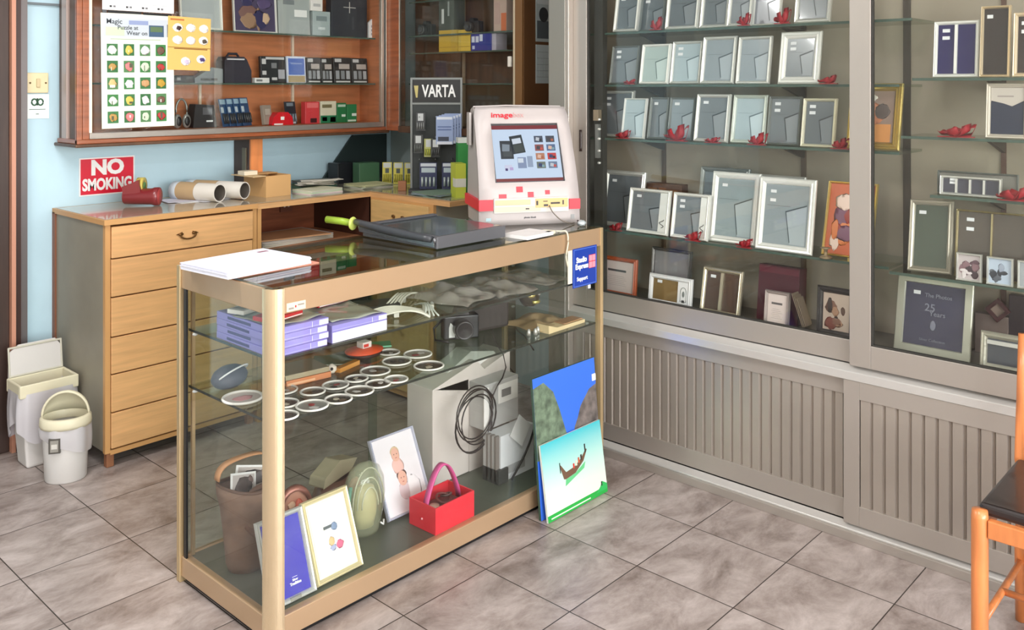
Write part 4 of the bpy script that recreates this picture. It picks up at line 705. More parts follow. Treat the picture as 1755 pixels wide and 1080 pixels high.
w = MB(); w.b(.012,.016,.044,LY-.03,.078,.888,GLASS); w.build('side_glass', t)
w = MB(); w.b(.044,LX-.02,.012,.016,.078,.888,GLASS); w.build('front_glass', t)
w = MB(); w.b(LX-.016,LX-.012,.03,LY-.03,.078,.888,GLASS); w.build('side_glass', t)
w = MB(); w.b(.03,LX*.52,LY-.018,LY-.014,.078,.888,RGL); w.build('rear_sliding_glass', t)
w = MB(); w.b(LX*.49,LX-.03,LY-.026,LY-.022,.078,.888,RGL); w.build('rear_sliding_glass', t)
w = MB(); w.b(.02,LX-.02,.02,LY-.03,.06,.0775,mat((86, 92, 80), .35)); w.build('bottom_shelf', t)
ZS1, ZS2, ZB = .767, .596, .0775
for z in (ZS1, ZS2):
    w = MB(); w.b(.022,LX-.024,.020,LY-.035,z-.007,z,GSHELF); w.b(.022,LX-.024,.0188,.020,z-.007,z,mat((46,50,44),.25)); w.b(.0206,.022,.020,LY-.035,z-.007,z,mat((46,50,44),.25)); s_ = w.build('glass_shelf', t)
    w = MB()
    for x, y in ((.018,.06),(.018,LY-.07),(LX-.03,.06),(LX-.03,LY-.07)): w.blob((x+.006,y,z-.012),(.009,.006,.005),mat((230,230,230),.4))
    w.build('shelf_clip', s_)
w = MB(); w.b(.05,.11,.0022,.0038,.892,.915,mat((216,206,186),.4)); w.b(.076,.080,.0016,.0022,.90,.906,RED); w.b(.056,.072,.0016,.0022,.897,.902,mat((150,140,130))); w.b(.085,.105,.0016,.0022,.904,.908,mat((150,140,130))); w.build('maker_label', t)
# ---- blue hanging card
t = thing('agent_card', 'blue agent card reading Studio Express hanging at the right end of the counter front', 'sign', (2.655, 2.0809, .752), (0, 0, 0))
w = MB(); w.b(-.072,.072,-.003,0,0,.145,mat((30,62,160),.3)); w.build('card', t, bevel=.001)
w = MB(); lb = mat((110,146,220),.4)
for q in ((-.067,-.0655,.004,.141),(.0655,.067,.004,.141),(-.067,.067,.004,.0055),(-.067,.067,.1395,.141)): w.b(q[0],q[1],-.0036,-.0031,q[2],q[3],lb)
w.build('outline', t)
w = MB(); w.text('Studio', .028, WHITE, -.022, .100, -.0035, .0010, maxw=.062); w.text('Express', .027, WHITE, -.020, .076, -.0035, .0010, maxw=.076); w.text('Support', .02, WHITE, -.018, .030, -.0035, .0006, maxw=.064); w.build('lettering', t)
w = MB(); pk = mat((240,150,166),.4); w.b(.022,.062,-.0038,-.0031,.062,.112,mat((206,30,50),.4))
for x in (.0235,.0430):
    for z in (.0635,.0885): w.b(x,x+.0175,-.0044,-.0038,z,z+.022,pk)
w.build('emblem', t)
w = MB(); w.b(.02,.032,-.004,.001,-.014,0,WHITE); w.build('clip', t)
w = MB(); w.b(-.098,-.073,.0,.0012,.02,.142,mat((226,220,204),.5)); w.build('paper_tab', t)
# ---- photo-paper stack on top
ZT = CT+.0067
t = thing('paper_ream', 'thick stack of white printed paper on the left end of the counter top', 'paper', (1.418, 2.375, ZT+.0035), (0, 0, .085))
w = MB()
for k in range(9): w.M = Matrix.Translation((rn.uniform(-.002,.002), rn.uniform(-.002,.002), 0)); w.b(-.145,.145,-.115,.115,k*.0022,k*.0022+.0021,mat((238-(k % 3)*5, 238-(k % 3)*5, 244), .6))
w.M = Matrix(); w.build('sheets', t)
w = MB(); pl = mat((206,210,228),.6)
for k in range(7): w.b(-.12,.11-.01*(k % 3),-.09+.024*k,-.083+.024*k,.0197,.0200,pl)
w.b(.09,.125,.06,.075,.0197,.0202,mat((150,100,110),.6)); w.build('printed_lines', t)
o = B(-.14,.165,-.125,.13,0,.003,mat((226,150,128),.6)).build('cardboard_folder', loc=(1.432,2.39,ZT), rot=(0,0,.02)); tag(o, 'salmon pink folder under the white paper stack on the counter', 'folder')
# ---- paper cutter
t = thing('paper_cutter', 'grey guillotine paper cutter with a green handle on the counter top', 'paper cutter', (1.985, 2.165, ZT))
DG = mat((92, 92, 96), .4); w = MB(); w.prism([(0,0),(.33,0),(.33,.39),(.0,.39)], 'z', .004, .043, DG); w.build('base_board', t, bevel=.006, seg=3)
w = MB(); w.b(.02,.32,.012,.38,.0432,.0440,mat((70,78,80),.25,coat=.3)); w.build('cutting_surface', t)
w = MB(); w.b(.012,.32,.345,.372,.0441,.052,mat((84,84,88),.35)); w.build('paper_guide', t, bevel=.003)
w = MB(); w.tube([(-.012,.012+.40*k/10,.036+.016*(k/10)**2) for k in range(11)], [.011+.004*math.sin(PI*k/10) for k in range(11)], mat((62,64,68),.35), 10); w.prism([(.0,.012),(.39,.02),(.40,.045),(.2,.040),(0,.034)], 'x', -.014, -.010, mat((150,154,158),.2,.9)); w.build('blade_arm', t)
w = MB(); w.blob((-.012,-.003,.034),(.007,.006,.009),mat((120,120,124),.3,.6)); w.build('pivot', t)
gr = mat((150,178,54),.35); w = MB(); w.tube([(-.016,.43,.046),(-.030,.47,.050),(-.052,.53,.053)], [.012,.013,.013], gr, 14); w.build('handle', t)
w = MB(); w.lathe([(0,-.004),(.022,-.004),(.024,0),(.022,.004),(0,.004)], mat((196,210,104),.35), 20, (-.015,.425,.045), R=Matrix.Rotation(PI/2,4,'X') @ Matrix.Rotation(.3,4,'Y')); w.build('hand_guard', t)
for x, y in ((.03,.03),(.3,.03),(.03,.36),(.3,.36)): MB().lathe([(0,0),(.012,0),(.012,.006),(0,.006)], BLACK, 12, (x,y,0)).build('rubber_foot', t)
# ---- kiosk
t = thing('photo_kiosk', 'pale grey touch-screen photo ordering kiosk with red bands on the counter', 'kiosk', (2.60, 2.305, ZT), (0, 0, -math.radians(32.8)))
KW = .405; KG = mat((176,170,166),.4); KL = mat((190,181,179),.38); KR = mat((222,44,60),.4)
prof = [(.012,0),(.012,.10),(.05,.22),(.145,.435),(.17,.452),(.21,.44),(.255,.30),(.27,.10),(.25,0)]
w = MB(); w.prism(prof, 'x', -KW/2+.012, KW/2-.012, KG); w.build('housing', t, bevel=.008, seg=3)
w = MB()
def face(u, v):   # v along height 0..1 on the curved front, returns (x,y,z)
    z = v*.452; y = -.002 if z < .08 else -.002+((z-.08)/.372)**1.45*.148
    hw = KW/2-.010*v-(.0 if v < .93 else (v-.93)*.12)
    return (-hw+2*hw*u, y, z)
SX0, SX1, SZ0, SZ1 = .165, .875, .36, .86
us = [0]+[SX0, SX1, 1.0]; vs_ = [0,.05,.1,.15,.2,.25,.3,SZ0,.45,.55,.65,.75,SZ1,.93,.97,1.0]
vv = []; ff = []
for v in vs_:
    for u in us: vv.append(face(u, v))
for j in range(len(vs_)-1):
    for i in range(3):
        if i == 1 and SZ0 <= vs_[j] < SZ1: continue
        ff.append((j*4+i, j*4+i+1, (j+1)*4+i+1, (j+1)*4+i))
w.add(vv, ff, KL, True)
o = w.build('front_shell', t); md = o.modifiers.new('thick','SOLIDIFY'); md.thickness = .014; md.offset = -1
# screen plane in its own tilted frame
P0 = Vector(face(SX0, SZ0)); P1 = Vector(face(SX1, SZ0)); P2 = Vector(face(SX0, SZ1)); P3 = Vector(face(SX1, SZ1)); ctr = (P0+P1+P2+P3)/4; upv = ((P2-P0)+(P3-P1)).normalized(); xr = Vector((1,0,0)); nrm = xr.cross(upv).normalized()
MS = Matrix((( xr.x, -nrm.x, upv.x, ctr.x-nrm.x*.004), (xr.y, -nrm.y, upv.y, ctr.y-nrm.y*.004), (xr.z, -nrm.z, upv.z, ctr.z-nrm.z*.004), (0,0,0,1)))
sw_, sh_ = (P1-P0).length*1.0, (P2-P0).length*.99
def E_(c, e=.8): return mat(c, .4, emit=e)
w = MB(MS); w.b(-sw_/2-.004,sw_/2+.004,.004,.010,-sh_/2-.004,sh_/2+.004,DGREY); w.b(-sw_/2+.006,sw_/2-.006,.003,.004,-sh_/2+.004,sh_/2-.008,E_((204,224,248))); w.b(-sw_/2+.006,sw_/2-.006,.002,.003,sh_/2-.024,sh_/2-.008,E_((150,34,48),.5)); w.b(-sw_/2+.006,sw_/2-.006,.002,.003,-sh_/2+.004,-sh_/2+.016,E_((150,50,50),.5)); scr = w.build('screen', t)
w = MB(MS @ Matrix.Translation((0,.002,0)))
def R4(x, z, ww, hh, c, a_=0, y=0, e=.75):
    M0 = w.M.copy(); w.M = M0 @ Matrix.Translation((x,-y,z)) @ Matrix.Rotation(a_,4,'Y'); w.b(-ww/2,ww/2,-.0003,0,-hh/2,hh/2,E_(c,e)); w.M = M0
R4(-.082,.012,.052,.075,(34,44,54)); R4(-.085,.02,.030,.03,(130,144,156),.1,.0004); R4(-.08,-.005,.034,.022,(60,70,74),0,.0005); R4(-.037,.034,.052,.075,(30,44,52),-.15); R4(-.039,.048,.036,.022,(214,226,240),-.15,.0004); R4(-.033,.018,.038,.032,(52,64,62),-.15,.0004)
R4(-.025,-.042,.035,.045,(134,152,186)); R4(-.03,-.033,.022,.018,(220,232,244),0,.0004); R4(.008,-.038,.022,.045,(150,168,196)); R4(-.082,-.06,.03,.02,(214,218,244)); R4(-.09,-.069,.01,.01,(60,40,110),0,.0004); R4(-.07,-.066,.014,.012,(190,170,220),0,.0004)
th = [[(70,80,100),(70,76,90)],[(150,80,80),(86,110,150)],[(190,130,100),(206,60,60)],[(110,120,110),(110,130,160)]]
for r_ in range(4):
    for c_ in range(2):
        x, z = .052+c_*.048, .055-r_*.036; R4(x,z,.036,.027,th[r_][c_]); R4(x-.004,z,.014,.014,[(200,206,216),(60,60,70),(230,190,170),(40,60,110)][(r_+c_) % 4],.2,.0004); R4(x+.008,z-.004,.01,.01,[(40,44,50),(210,80,70),(180,100,70),(130,170,180)][(r_+c_*2) % 4],0,.0004)
w.build('screen_picture', scr)
def onface(u, v, m_, du, dv, nm, par=t, text=None):
    c = Vector(face(u, v)); c2 = Vector(face(u, min(1, v+.02))); up = (c2-c).normalized(); n_ = xr.cross(up).normalized()
    M_ = Matrix(((1,-n_.x,up.x,c.x),(0,-n_.y,up.y,c.y),(0,-n_.z,up.z,c.z),(0,0,0,1)))
    w = MB(M_)
    if text:
        for (s_, x_, mw, mt, bd) in text: w.text(s_, du, mt, x_, 0, -.002, bd, maxw=mw)
    else: w.b(-du/2,du/2,-.0022,.0,-dv/2,dv/2,m_)
    return w.build(nm, par)
onface(.29, .925, None, .032, 0, 'lettering', text=[('image', 0, .088, KR, .0005), ('box', .068, .042, mat((212,160,158),.4), 0)])
for u, v, s_ in ((.23,.235,.026),(.40,.30,.022),(.51,.255,.020),(.68,.27,.016)): onface(u, v, KR, s_*1.15, s_, 'red_square')
w = MB(); w.b(-KW/2-.0007,-KW/2+.055,-.0075,-.001,.058,.10,KR); w.b(-KW/2-.0007,-KW/2+.012,-.001,.262,.058,.098,KR); w.build('red_band', t); w = MB(); w.b(KW/2-.045,KW/2,-.0075,-.001,.055,.095,KR); w.build('red_band', t)
BG = mat((222,190,150),.4); w = MB(); w.b(-KW/2+.058,KW/2-.048,-.0085,-.002,.048,.104,mat((216,208,200),.4)); w.b(-KW/2+.062,-.0,-.010,-.0085,.078,.098,BG); w.b(-KW/2+.062,.04,-.010,-.0085,.053,.072,mat((228,206,176),.4)); w.b(.02,KW/2-.052,-.012,-.0085,.066,.1,mat((226,184,122),.4)); w.b(.052,.07,-.0128,-.012,.07,.078,DGREY); w.b(.08,.118,-.0128,-.012,.078,.085,BLACK); w.b(.05,.068,-.0128,-.012,.088,.091,DGREY); w.b(.128,.134,-.0128,-.012,.075,.092,BLACK); w.b(.022,.03,-.0128,-.012,.075,.092,DGREY); w.build('card_reader', t, bevel=.001)
w = MB(); w.b(-.02,-.005,-.0105,-.010,.060,.065,DGREY); w.text('photo kiosk', .010, DGREY, .0, .028, -.0028, .0002); w.b(-KW/2+.028,-KW/2+.048,-.0035,-.002,.018,.030,mat((170,200,206),.4)); w.b(.165,.18,-.0035,-.002,.016,.034,mat((150,150,150),.4)); w.build('small_labels', t)
w = MB(); w.tube([(-KW/2+.012,.30*0+.16,.452),(-.05,.18,.456),(KW/2-.03,.16,.452)], .004, KL, 8); w.b(-KW/2-.006,-KW/2+.004,.15,.2,.3,.43,KG); w.build('rear_cover', t, bevel=.002)
# papers and cables near the kiosk
o = B(-.075,.075,-.055,.055,0,.012,mat((238,234,232),.6)).build('paper_pad', loc=(2.352,2.155,ZT), rot=(0,0,.05)); o.location = (2.40,2.135,ZT); tag(o, 'small white paper pad at the front edge of the counter between cutter and kiosk', 'paper')
def cable(label, pts, r, c, nm='cable', group=None):
    q = [Vector(p) for p in pts]; out = []
    for i in range(len(q)-1):
        p0 = q[max(i-1,0)]; p1 = q[i]; p2 = q[i+1]; p3 = q[min(i+2,len(q)-1)]
        for k in range(6):
            u = k/6; out.append(.5*((2*p1)+(p2-p0)*u+(2*p0-5*p1+4*p2-p3)*u*u+(3*p1-p0-3*p2+p3)*u**3))
    out.append(q[-1]); w = MB(); w.tube(out, r, mat(c,.5), 8); o = w.build(nm); return tag(o, label, 'cable', group)
kc = Vector((2.60,2.305,ZT)); q33 = Euler((0,0,-math.radians(32.8))).to_matrix()
def K3(x, y, z): return kc+q33@Vector((x,y,z))
cable('thin grey cable plugged into the card reader of the kiosk', [K3(.075,-.013,.072), K3(.08,-.04,.05), K3(.11,-.055,.02), K3(.15,-.05,.006), K3(.17,-.03,.004)], .0022, (120,110,100))
cable('cream cable looping over the counter front beside the blue card', [(2.46,2.125,ZT+.004),(2.49,2.14,ZT+.008),(2.525,2.10,ZT+.005),(2.54,2.074,ZT+.004),(2.545,2.070,.93),(2.537,2.073,.88),(2.548,2.074,.84)], .003, (222,214,190))
w = MB(); w.b(-.025,.025,-.01,.01,0,.012,mat((232,224,200),.4)); w.b(.025,.04,-.006,.006,.002,.010,SILV); o = w.build('usb_plug', loc=(2.475,2.098,ZT), rot=(0,0,.2), bevel=.002); tag(o, 'cream memory card adapter lying at the front edge of the counter', 'adapter')
w = MB(); w.blob((0,0,.012),(.018,.016,.012),mat((196,204,206),.3,.3),12,8,.3,4); w.tube([(-.02,0,.004),(0,.02,.02),(.02,.0,.004)],.003,DGREY,6); o = w.build('cable_plug', loc=(2.70,2.13,ZT)); tag(o, 'small grey plug at the right end of the counter top', 'adapter')
# ================================================================ COUNTER CONTENTS
# ---- upper shelf: lilac boxes
LIL = (150, 142, 212); LILL = mat((176,170,232),.35); CLR = mat((170,172,160),.25, coat=.4)
def lilac(label, x, y, z, a, w_, d, h_, white=False, top=False):
    t = thing('photo_paper_box', label, 'box', (x, y, z), (0,0,a), 'lilac boxes on the upper shelf')
    MB().b(-w_/2,w_/2,-d/2,d/2,0,h_,mat(LIL,.35)).build('box_body', t, bevel=.001)
    w = MB(); w.b(-w_/2+.004,w_/2-.004,-d/2-.0006,-d/2,h_*.18,h_*.3,LILL)
    if white == 2: w.b(-w_/2+.002,w_/2-.002,-d/2-.001,-d/2,.001,h_-.002,WHITE)
    else: w.b(w_/2-.032,w_/2-.002,-d/2-.001,-d/2,h_*.15,h_*.85,WHITE); w.b(w_/2-.056,w_/2-.055,-d/2-.001,-d/2,h_*.1,h_*.9,WHITE)
    w.b(-w_/2-.0008,-w_/2,-d*.1,d*.3,h_*.3,h_*.7,mat((70,66,120),.4)); w.build('side_label', t)
    return t
for k, lab in enumerate(['lowest lilac box in the left stack of the upper counter shelf', 'second lilac box up in the left stack of the upper shelf', 'third lilac box up in the left stack of the upper shelf', 'topmost lilac box of the left stack of the upper shelf']):
    lilac(lab, 1.425+.003*(k % 2), 2.255, ZS1+.0003+k*.0196, .02*((k % 2)-.5), .175, .30, .019)
lilac('lilac and white box right of the left stack, lower one', 1.628, 2.255, ZS1+.0003, 0.0, .20, .30, .032, 2); lilac('lilac box on the white-sided box in the right stack', 1.628, 2.255, ZS1+.0326, .0, .20, .30, .018)
for (x, y, z, a, ww, d, lab) in [(1.43,2.22,ZS1+.0790,.1,.17,.2,'clear plastic sleeve of papers on the left lilac stack'), (1.64,2.22,ZS1+.0512,-.1,.17,.2,'clear plastic sleeve on the right lilac stack')]:
    w = MB(); w.grid(lambda u,v: ((u-.5)*ww,(v-.5)*d,.003+.0025*math.sin(9*u+5*v)*math.cos(7*v)), 14, 14, CLR); o = w.build('plastic_sleeve', loc=(x,y,z), rot=(0,0,a)); md = o.modifiers.new('t','SOLIDIFY'); md.thickness = .001; tag(o, lab, 'sleeve')
lilac('lilac box standing at the back of the upper shelf', 1.70, 2.47, ZS1+.0003, .05, .17, .1, .085)
RP = mat((206,44,52),.3)
for x, y, z, a, lab in [(1.40,2.18,ZS1+.0870,.2,'red packet on the left lilac stack behind the corner post'), (1.66,2.32,ZS1+.0590,.1,'red packet lying on the right lilac stack')]:
    w = MB(); w.b(-.06,.06,-.035,.035,0,.012,RP); w.b(-.055,.058,-.0355,-.035,.001,.004,WHITE); o = w.build('red_packet', loc=(x,y,z), rot=(0,.0,a), bevel=.003); tag(o, lab, 'packet')
w = MB(); w.b(-.04,.04,-.03,.03,0,.012,mat((226,224,216),.5)); w.b(-.03,.03,-.02,.02,.012,.013,mat((170,170,160))); o = w.build('white_tray', loc=(1.375,2.31,ZS1+.0868), rot=(0,0,.3), bevel=.002); tag(o, 'small white tray on the left lilac stack near the left glass', 'tray')
# tangled plastic and cables
rn = random.Random(12)
def film(label, x, y, z, sx, sy, h_, seed, a=0, col=PLAST):
    r2 = random.Random(seed); ph = [r2.uniform(0,6) for _ in range(6)]
    def fn(u, v): 
        e = min(u, 1-u, v, 1-v)*4; e = min(1, e)
        return ((u-.5)*sx+.01*math.sin(9*v+ph[0]), (v-.5)*sy+.01*math.sin(8*u+ph[1]), .002+h_*e*(.5+.3*math.sin(11*u+ph[2]+3*v)+.2*math.sin(17*v+ph[3]))+h_*.2*math.sin(23*u+ph[4])*math.sin(19*v+ph[5])*e)
    w = MB(); w.grid(fn, 34, 26, col); zmin = min(q.z for q in w.v); o = w.build('plastic_bag', loc=(x,y,z-zmin+.0005), rot=(0,0,a)); md = o.modifiers.new('t','SOLIDIFY'); md.thickness = .0008; md.offset = 1; return tag(o, label, 'plastic bag')
BAGC = mat((176,170,160),.15, spec=.8, coat=.8, alpha=.5)
film('crumpled clear plastic bag at the centre of the upper shelf', 2.14, 2.27, ZS1, .20, .26, .035, 1, .2, BAGC)
film('crumpled clear plastic bag right of centre on the upper shelf', 2.36, 2.26, ZS1, .20, .28, .03, 2, -.1, BAGC)
film('flat plastic bag at the right end of the upper shelf', 2.575, 2.28, ZS1, .17, .28, .018, 3, 0, BAGC)
WC = (222,220,204)
def bundle(label, cx, cy, z, ln, r_, n, seed, a=0, c=WC, name='cable_bundle'):
    r2 = random.Random(seed); w = MB(Matrix.Translation((cx,cy,z)) @ Matrix.Rotation(a,4,'Z'))
    for k in range(n):
        o_ = (k-(n-1)/2)*.008; pts = [(-ln/2+r2.uniform(0,.01),o_*1.8,r_+.001), (-ln/4,o_*.8,.012+.005*k), (0,o_*.5,.022+.004*k), (ln/4,o_*1.2,.014+.004*(n-k)), (ln/2,o_*2.6,r_+.001)]
        w.tube([Vector(pts[0])*(1-u)**4+Vector(pts[1])*4*u*(1-u)**3+Vector(pts[2])*6*u*u*(1-u)**2+Vector(pts[3])*4*u**3*(1-u)+Vector(pts[4])*u**4 for u in [j/14 for j in range(15)]], r_, mat(c,.4), 6)
    w.b(-.008,.008,-.018,.018,.004,.022,mat((200,198,184),.4)); o = w.build(name); return tag(o, label, 'cables')
bundle('bundle of white cables on the upper shelf right of the lilac boxes', 1.84, 2.20, ZS1, .20, .0035, 6, 1, -.5)
bundle('second bundle of white cables, further back on the upper shelf', 1.97, 2.33, ZS1, .24, .0035, 5, 2, .6)
bundle('loose silver cable bundle between the white bundles', 1.96, 2.18, ZS1, .16, .003, 4, 3, 1.0, (200,204,196))
w = MB(); w.prism([(-.08,-.05),(.07,-.06),(.08,.04),(-.06,.05)],'z',0,.018,mat((50,58,52),.4)); o = w.build('charger', loc=(1.87,2.34,ZS1+.0004), rot=(0,0,-.4), bevel=.004); tag(o, 'dark green flat charger behind the white cables', 'charger')
# ---- middle shelf
t = thing('camera', 'black camera standing on the middle counter shelf with a white tag', 'camera', (2.10, 2.24, ZS2+.0004), (0,0,-.5)); t.location = (2.235, 2.30, ZS2+.0004)
BK = mat((34,32,34),.35); w = MB(); w.b(-.07,.06,0,.05,0,.085,BK); w.prism([(-.03,.085),(.025,.085),(.015,.112),(-.02,.112)],'y',.005,.045,BK); w.build('camera_body', t, bevel=.006, seg=3)
w = MB(); w.lathe([(0,.002),(.024,.002),(.028,0),(.034,0),(.034,-.04),(.03,-.046),(.026,-.042),(0,-.03)], mat((50,48,50),.25), 24, (-.005,-.001,.042), R=Matrix.Rotation(-PI/2,4,'X')); w.build('lens', t)
w = MB(); w.b(-.052,-.03,-.003,-.001,.01,.045,WHITE); w.prism([(-.052,.045),(-.03,.045),(-.046,.062)],'y',-.003,-.001,WHITE); w.build('price_tag', t)
w = MB(); w.tube([(-.07,.02,.07),(-.10,.03,.04),(-.10,.01,.003),(-.06,-.03,.003)],.004,BK,6); w.build('strap', t)
o = B(-.085,.085,-.05,.05,0,.12,mat((62,56,54),.6)).build('dark_case', loc=(2.40,2.36,ZS2+.0004), rot=(0,0,-.2), bevel=.012, ); tag(o, 'dark brown padded case on the middle shelf behind the camera', 'case')
t = thing('gift_pack', 'glinting gold and dark wrapped ornament hanging below the upper shelf', 'ornament', (2.47, 2.20, ZS2+.0885)); t.location = (2.50, 2.22, ZS2+.083)
w = MB(); w.blob((0,0,.04),(.042,.035,.038),mat((56,48,36),.4),14,8,.25,3); w.b(-.003,.003,-.003,.003,.07,.0805,BK); w.build('wrapping', t)
w = MB(); w.blob((-.022,-.028,.05),(.02,.012,.012),mat((226,210,140),.2,.8),8,6,.5,5); w.blob((.005,-.03,.022),(.024,.012,.008),mat((206,196,110),.2,.8),8,6,.5,6); w.blob((.026,-.022,.045),(.012,.01,.004),mat((200,196,190),.2,.6),8,6,.4,7); w.build('gold_trim', t)
film('folded sheet of brown packing plastic at the right of the middle shelf', 2.585, 2.24, ZS2, .22, .22, .02, 7, .1, mat((176,150,110),.5))
t = thing('notebook', 'cream folded notebook with brown cover at the right of the middle shelf', 'notebook', (2.60, 2.165, ZS2+.0004), (0,0,.03))
w = MB(); w.prism([(-.11,0),(.11,0),(.11,.012),(-.06,.014),(-.11,.03)],'y',-.045,.01,mat((228,206,160),.6)); w.build('pages', t)
w = MB(); w.b(-.01,.10,-.04,.01,.0145,.018,mat((170,130,90),.6)); w.build('cover', t)
for i, (x, y) in enumerate([(2.43,2.16),(2.455,2.15),(2.48,2.16)]):
    w = MB(); w.lathe([(0,0),(.008,0),(.008,.012),(.005,.022),(0,.024)], mat((206,204,196),.25,.5), 12); o = w.build('small_cap', loc=(x,y,ZS2+.0004)); tag(o, ['tiny silver cap, left of the three before the brown plastic', 'tiny silver cap, middle of the three before the brown plastic', 'tiny silver cap, right of the three before the brown plastic'][i], 'cap', 'tiny caps on the middle shelf')
# round white-rimmed badges
BAD = [(488,711,.036,'badge nearest the corner post in the front row'), (535,694,.044,'large badge second from the corner post in the front row'), (580,683,.038,'third badge from the corner post in the front row'), (616,669,.041,'fourth badge from the corner post in the front row'), (648,657,.037,'fifth badge from the corner post in the front row'), (679,649,.035,'sixth badge, last small one of the front row'),
 (488,690,.038,'badge behind the nearest one beside the corner post'), (485,667,.041,'badge beside the corner post in the back row'), (536,670,.035,'second badge in the back row before the orange box'), (575,659,.038,'third badge in the back row'), (611,648,.034,'fourth badge in the back row'), (643,635,.046,'large badge fifth in the back row'), (680,618,.046,'large badge behind the front row, before the last two'), (716,606,.046,'large badge at the far back right of the shelf'), (735,626,.047,'large badge at the far right, nearest the shelf edge'), (667,603,.034,'small badge beside the orange-red hat')]
for i, (x, y, r_, lab) in enumerate(BAD):
    p = onZ(x, y, ZS2+.005); t = thing('photo_badge', 'round white-rimmed '+lab, 'badge', (p.x, p.y, ZS2+.0006), (0,0,i*.7), 'round badges on the middle shelf')
    w = MB(); w.torus((0,0,.003),r_,.003,mat((236,232,224),.35),32,8); w.build('rim', t)
    rr = random.Random(i); w = MB(); w.lathe([(0,.002),(r_-.001,.002),(r_-.001,.0005)], mat([(86,78,70),(150,148,140),(70,58,52),(104,96,84)][i % 4],.2,coat=.5), 28, smooth=False); w.blob((.2*r_,.1*r_,.002),(r_*.3,r_*.22,.0006),mat([(200,196,190),(60,50,50),(150,60,60),(190,180,160)][(i+1) % 4]),10,6,.5,i); w.blob((-.3*r_,-.2*r_,.002),(r_*.25,r_*.3,.0006),mat([(60,56,54),(206,200,194),(110,90,70)][i % 3]),10,6,.5,i+3); w.build('photo_disc', t)
p = onZ(405, 687, ZS2); t = thing('photo_badge', 'bigger oval white-rimmed badge with pink picture seen through the left side glass', 'badge', (p.x+.02, p.y, ZS2+.0006)); w = MB(); w.torus((0,0,.004),.055,.004,mat((236,232,224),.35),32,8); w.build('rim', t); w = MB(); w.lathe([(0,.002),(.053,.002),(.053,.0005)], mat((196,184,176),.3), 28, smooth=False); w.blob((0,0,.002),(.03,.02,.001),mat((206,150,150)),12,6,.3,1); w.build('photo_disc', t)
t = thing('sunglasses_case', 'dark grey soft case with white zip seen through the left side glass', 'case', (1.40, 2.44, ZS2+.0004), (0,0,.4))
w = MB(); w.blob((0,0,.035),(.065,.045,.034),mat((84,80,90),.5),18,10); w.build('case_body', t); w = MB(); w.tube([(-.06*math.cos(a_),-.046*math.sin(a_)*.7-.01,.045+.026*math.sin(a_)) for a_ in [PI*k/14 for k in range(15)]],.0025,WHITE,6); w.build('zip', t)
t = thing('orange_box', 'flat orange-brown box with pages and a clear lid behind the back-row badges', 'box', (1.60, 2.37, ZS2+.0004), (0,0,-.12))
w = MB(); w.b(-.075,.075,-.06,.06,0,.018,mat((206,130,84),.4)); w.b(-.072,.02,-.061,-.06,.003,.010,mat((232,180,140),.4)); w.build('box_body', t, bevel=.002); w = MB(); w.b(-.078,.07,-.058,.06,.0185,.034,mat((170,158,130),.3,coat=.4)); w.b(-.08,-.076,-.058,.05,.012,.032,mat((52,48,34),.5)); w.build('lid', t, bevel=.002)
w = MB(); w.b(-.05,.05,-.01,.01,0,.014,mat((206,140,60),.5)); o = w.build('orange_strip', loc=(1.755,2.335,ZS2+.0004), rot=(0,0,.25)); tag(o, 'narrow orange card strip right of the flat orange box', 'card')
w = MB(); w.blob((0,0,.015),(.016,.014,.015),mat((226,216,200),.4),10,8,.2,2); w.blob((-.008,-.012,.018),(.005,.004,.005),BK,8,6); o = w.build('cream_knob', loc=(1.69,2.33,ZS2+.0004)); tag(o, 'small cream figurine beside the flat orange box', 'figurine')
t = thing('felt_hat', 'flat orange-red disc toy with a white centre on the middle shelf', 'toy', (1.885, 2.43, ZS2+.0004)); t.location = (1.88, 2.41, ZS2+.0004)
w = MB(); w.lathe([(0,.0),(.06,0),(.066,.006),(0.066,.012),(.02,.018),(0,.018)], mat((54,36,32),.5), 28, sy=.8); w.build('base', t); w = MB(); w.lathe([(0,.020),(.02,.0202),(.068,.0135),(.069,.018),(.02,.026),(0,.027)], mat((226,86,48),.4), 28, sy=.8); w.build('disc', t); w = MB(); w.b(-.018,.018,-.016,.016,.027,.046,mat((230,220,214),.4)); w.b(-.014,.006,-.017,-.016,.03,.04,mat((206,60,50))); w.build('centre', t)
w = MB(); w.b(-.05,.05,-.03,.03,0,.004,mat((64,140,96),.3)); w.b(-.05,.05,-.0305,-.03,0,.004,mat((140,220,180),.3)); o = w.build('green_plate', loc=(1.98,2.47,ZS2+.0004), rot=(0,0,-.6)); tag(o, 'green glass plate behind the large badges', 'plate')
w = MB(); w.b(-.07,.07,-.05,.05,0,.004,mat((104,124,100),.3)); w.b(-.07,.07,-.0515,-.05,0,.004,mat((206,214,196),.3)); o = w.build('green_plate', loc=(1.775,2.43,ZS2+.0004), rot=(0,0,-.7)); tag(o, 'grey-green glass plate left of the orange-red disc', 'plate')
# ---- bottom shelf
ZB = .0779
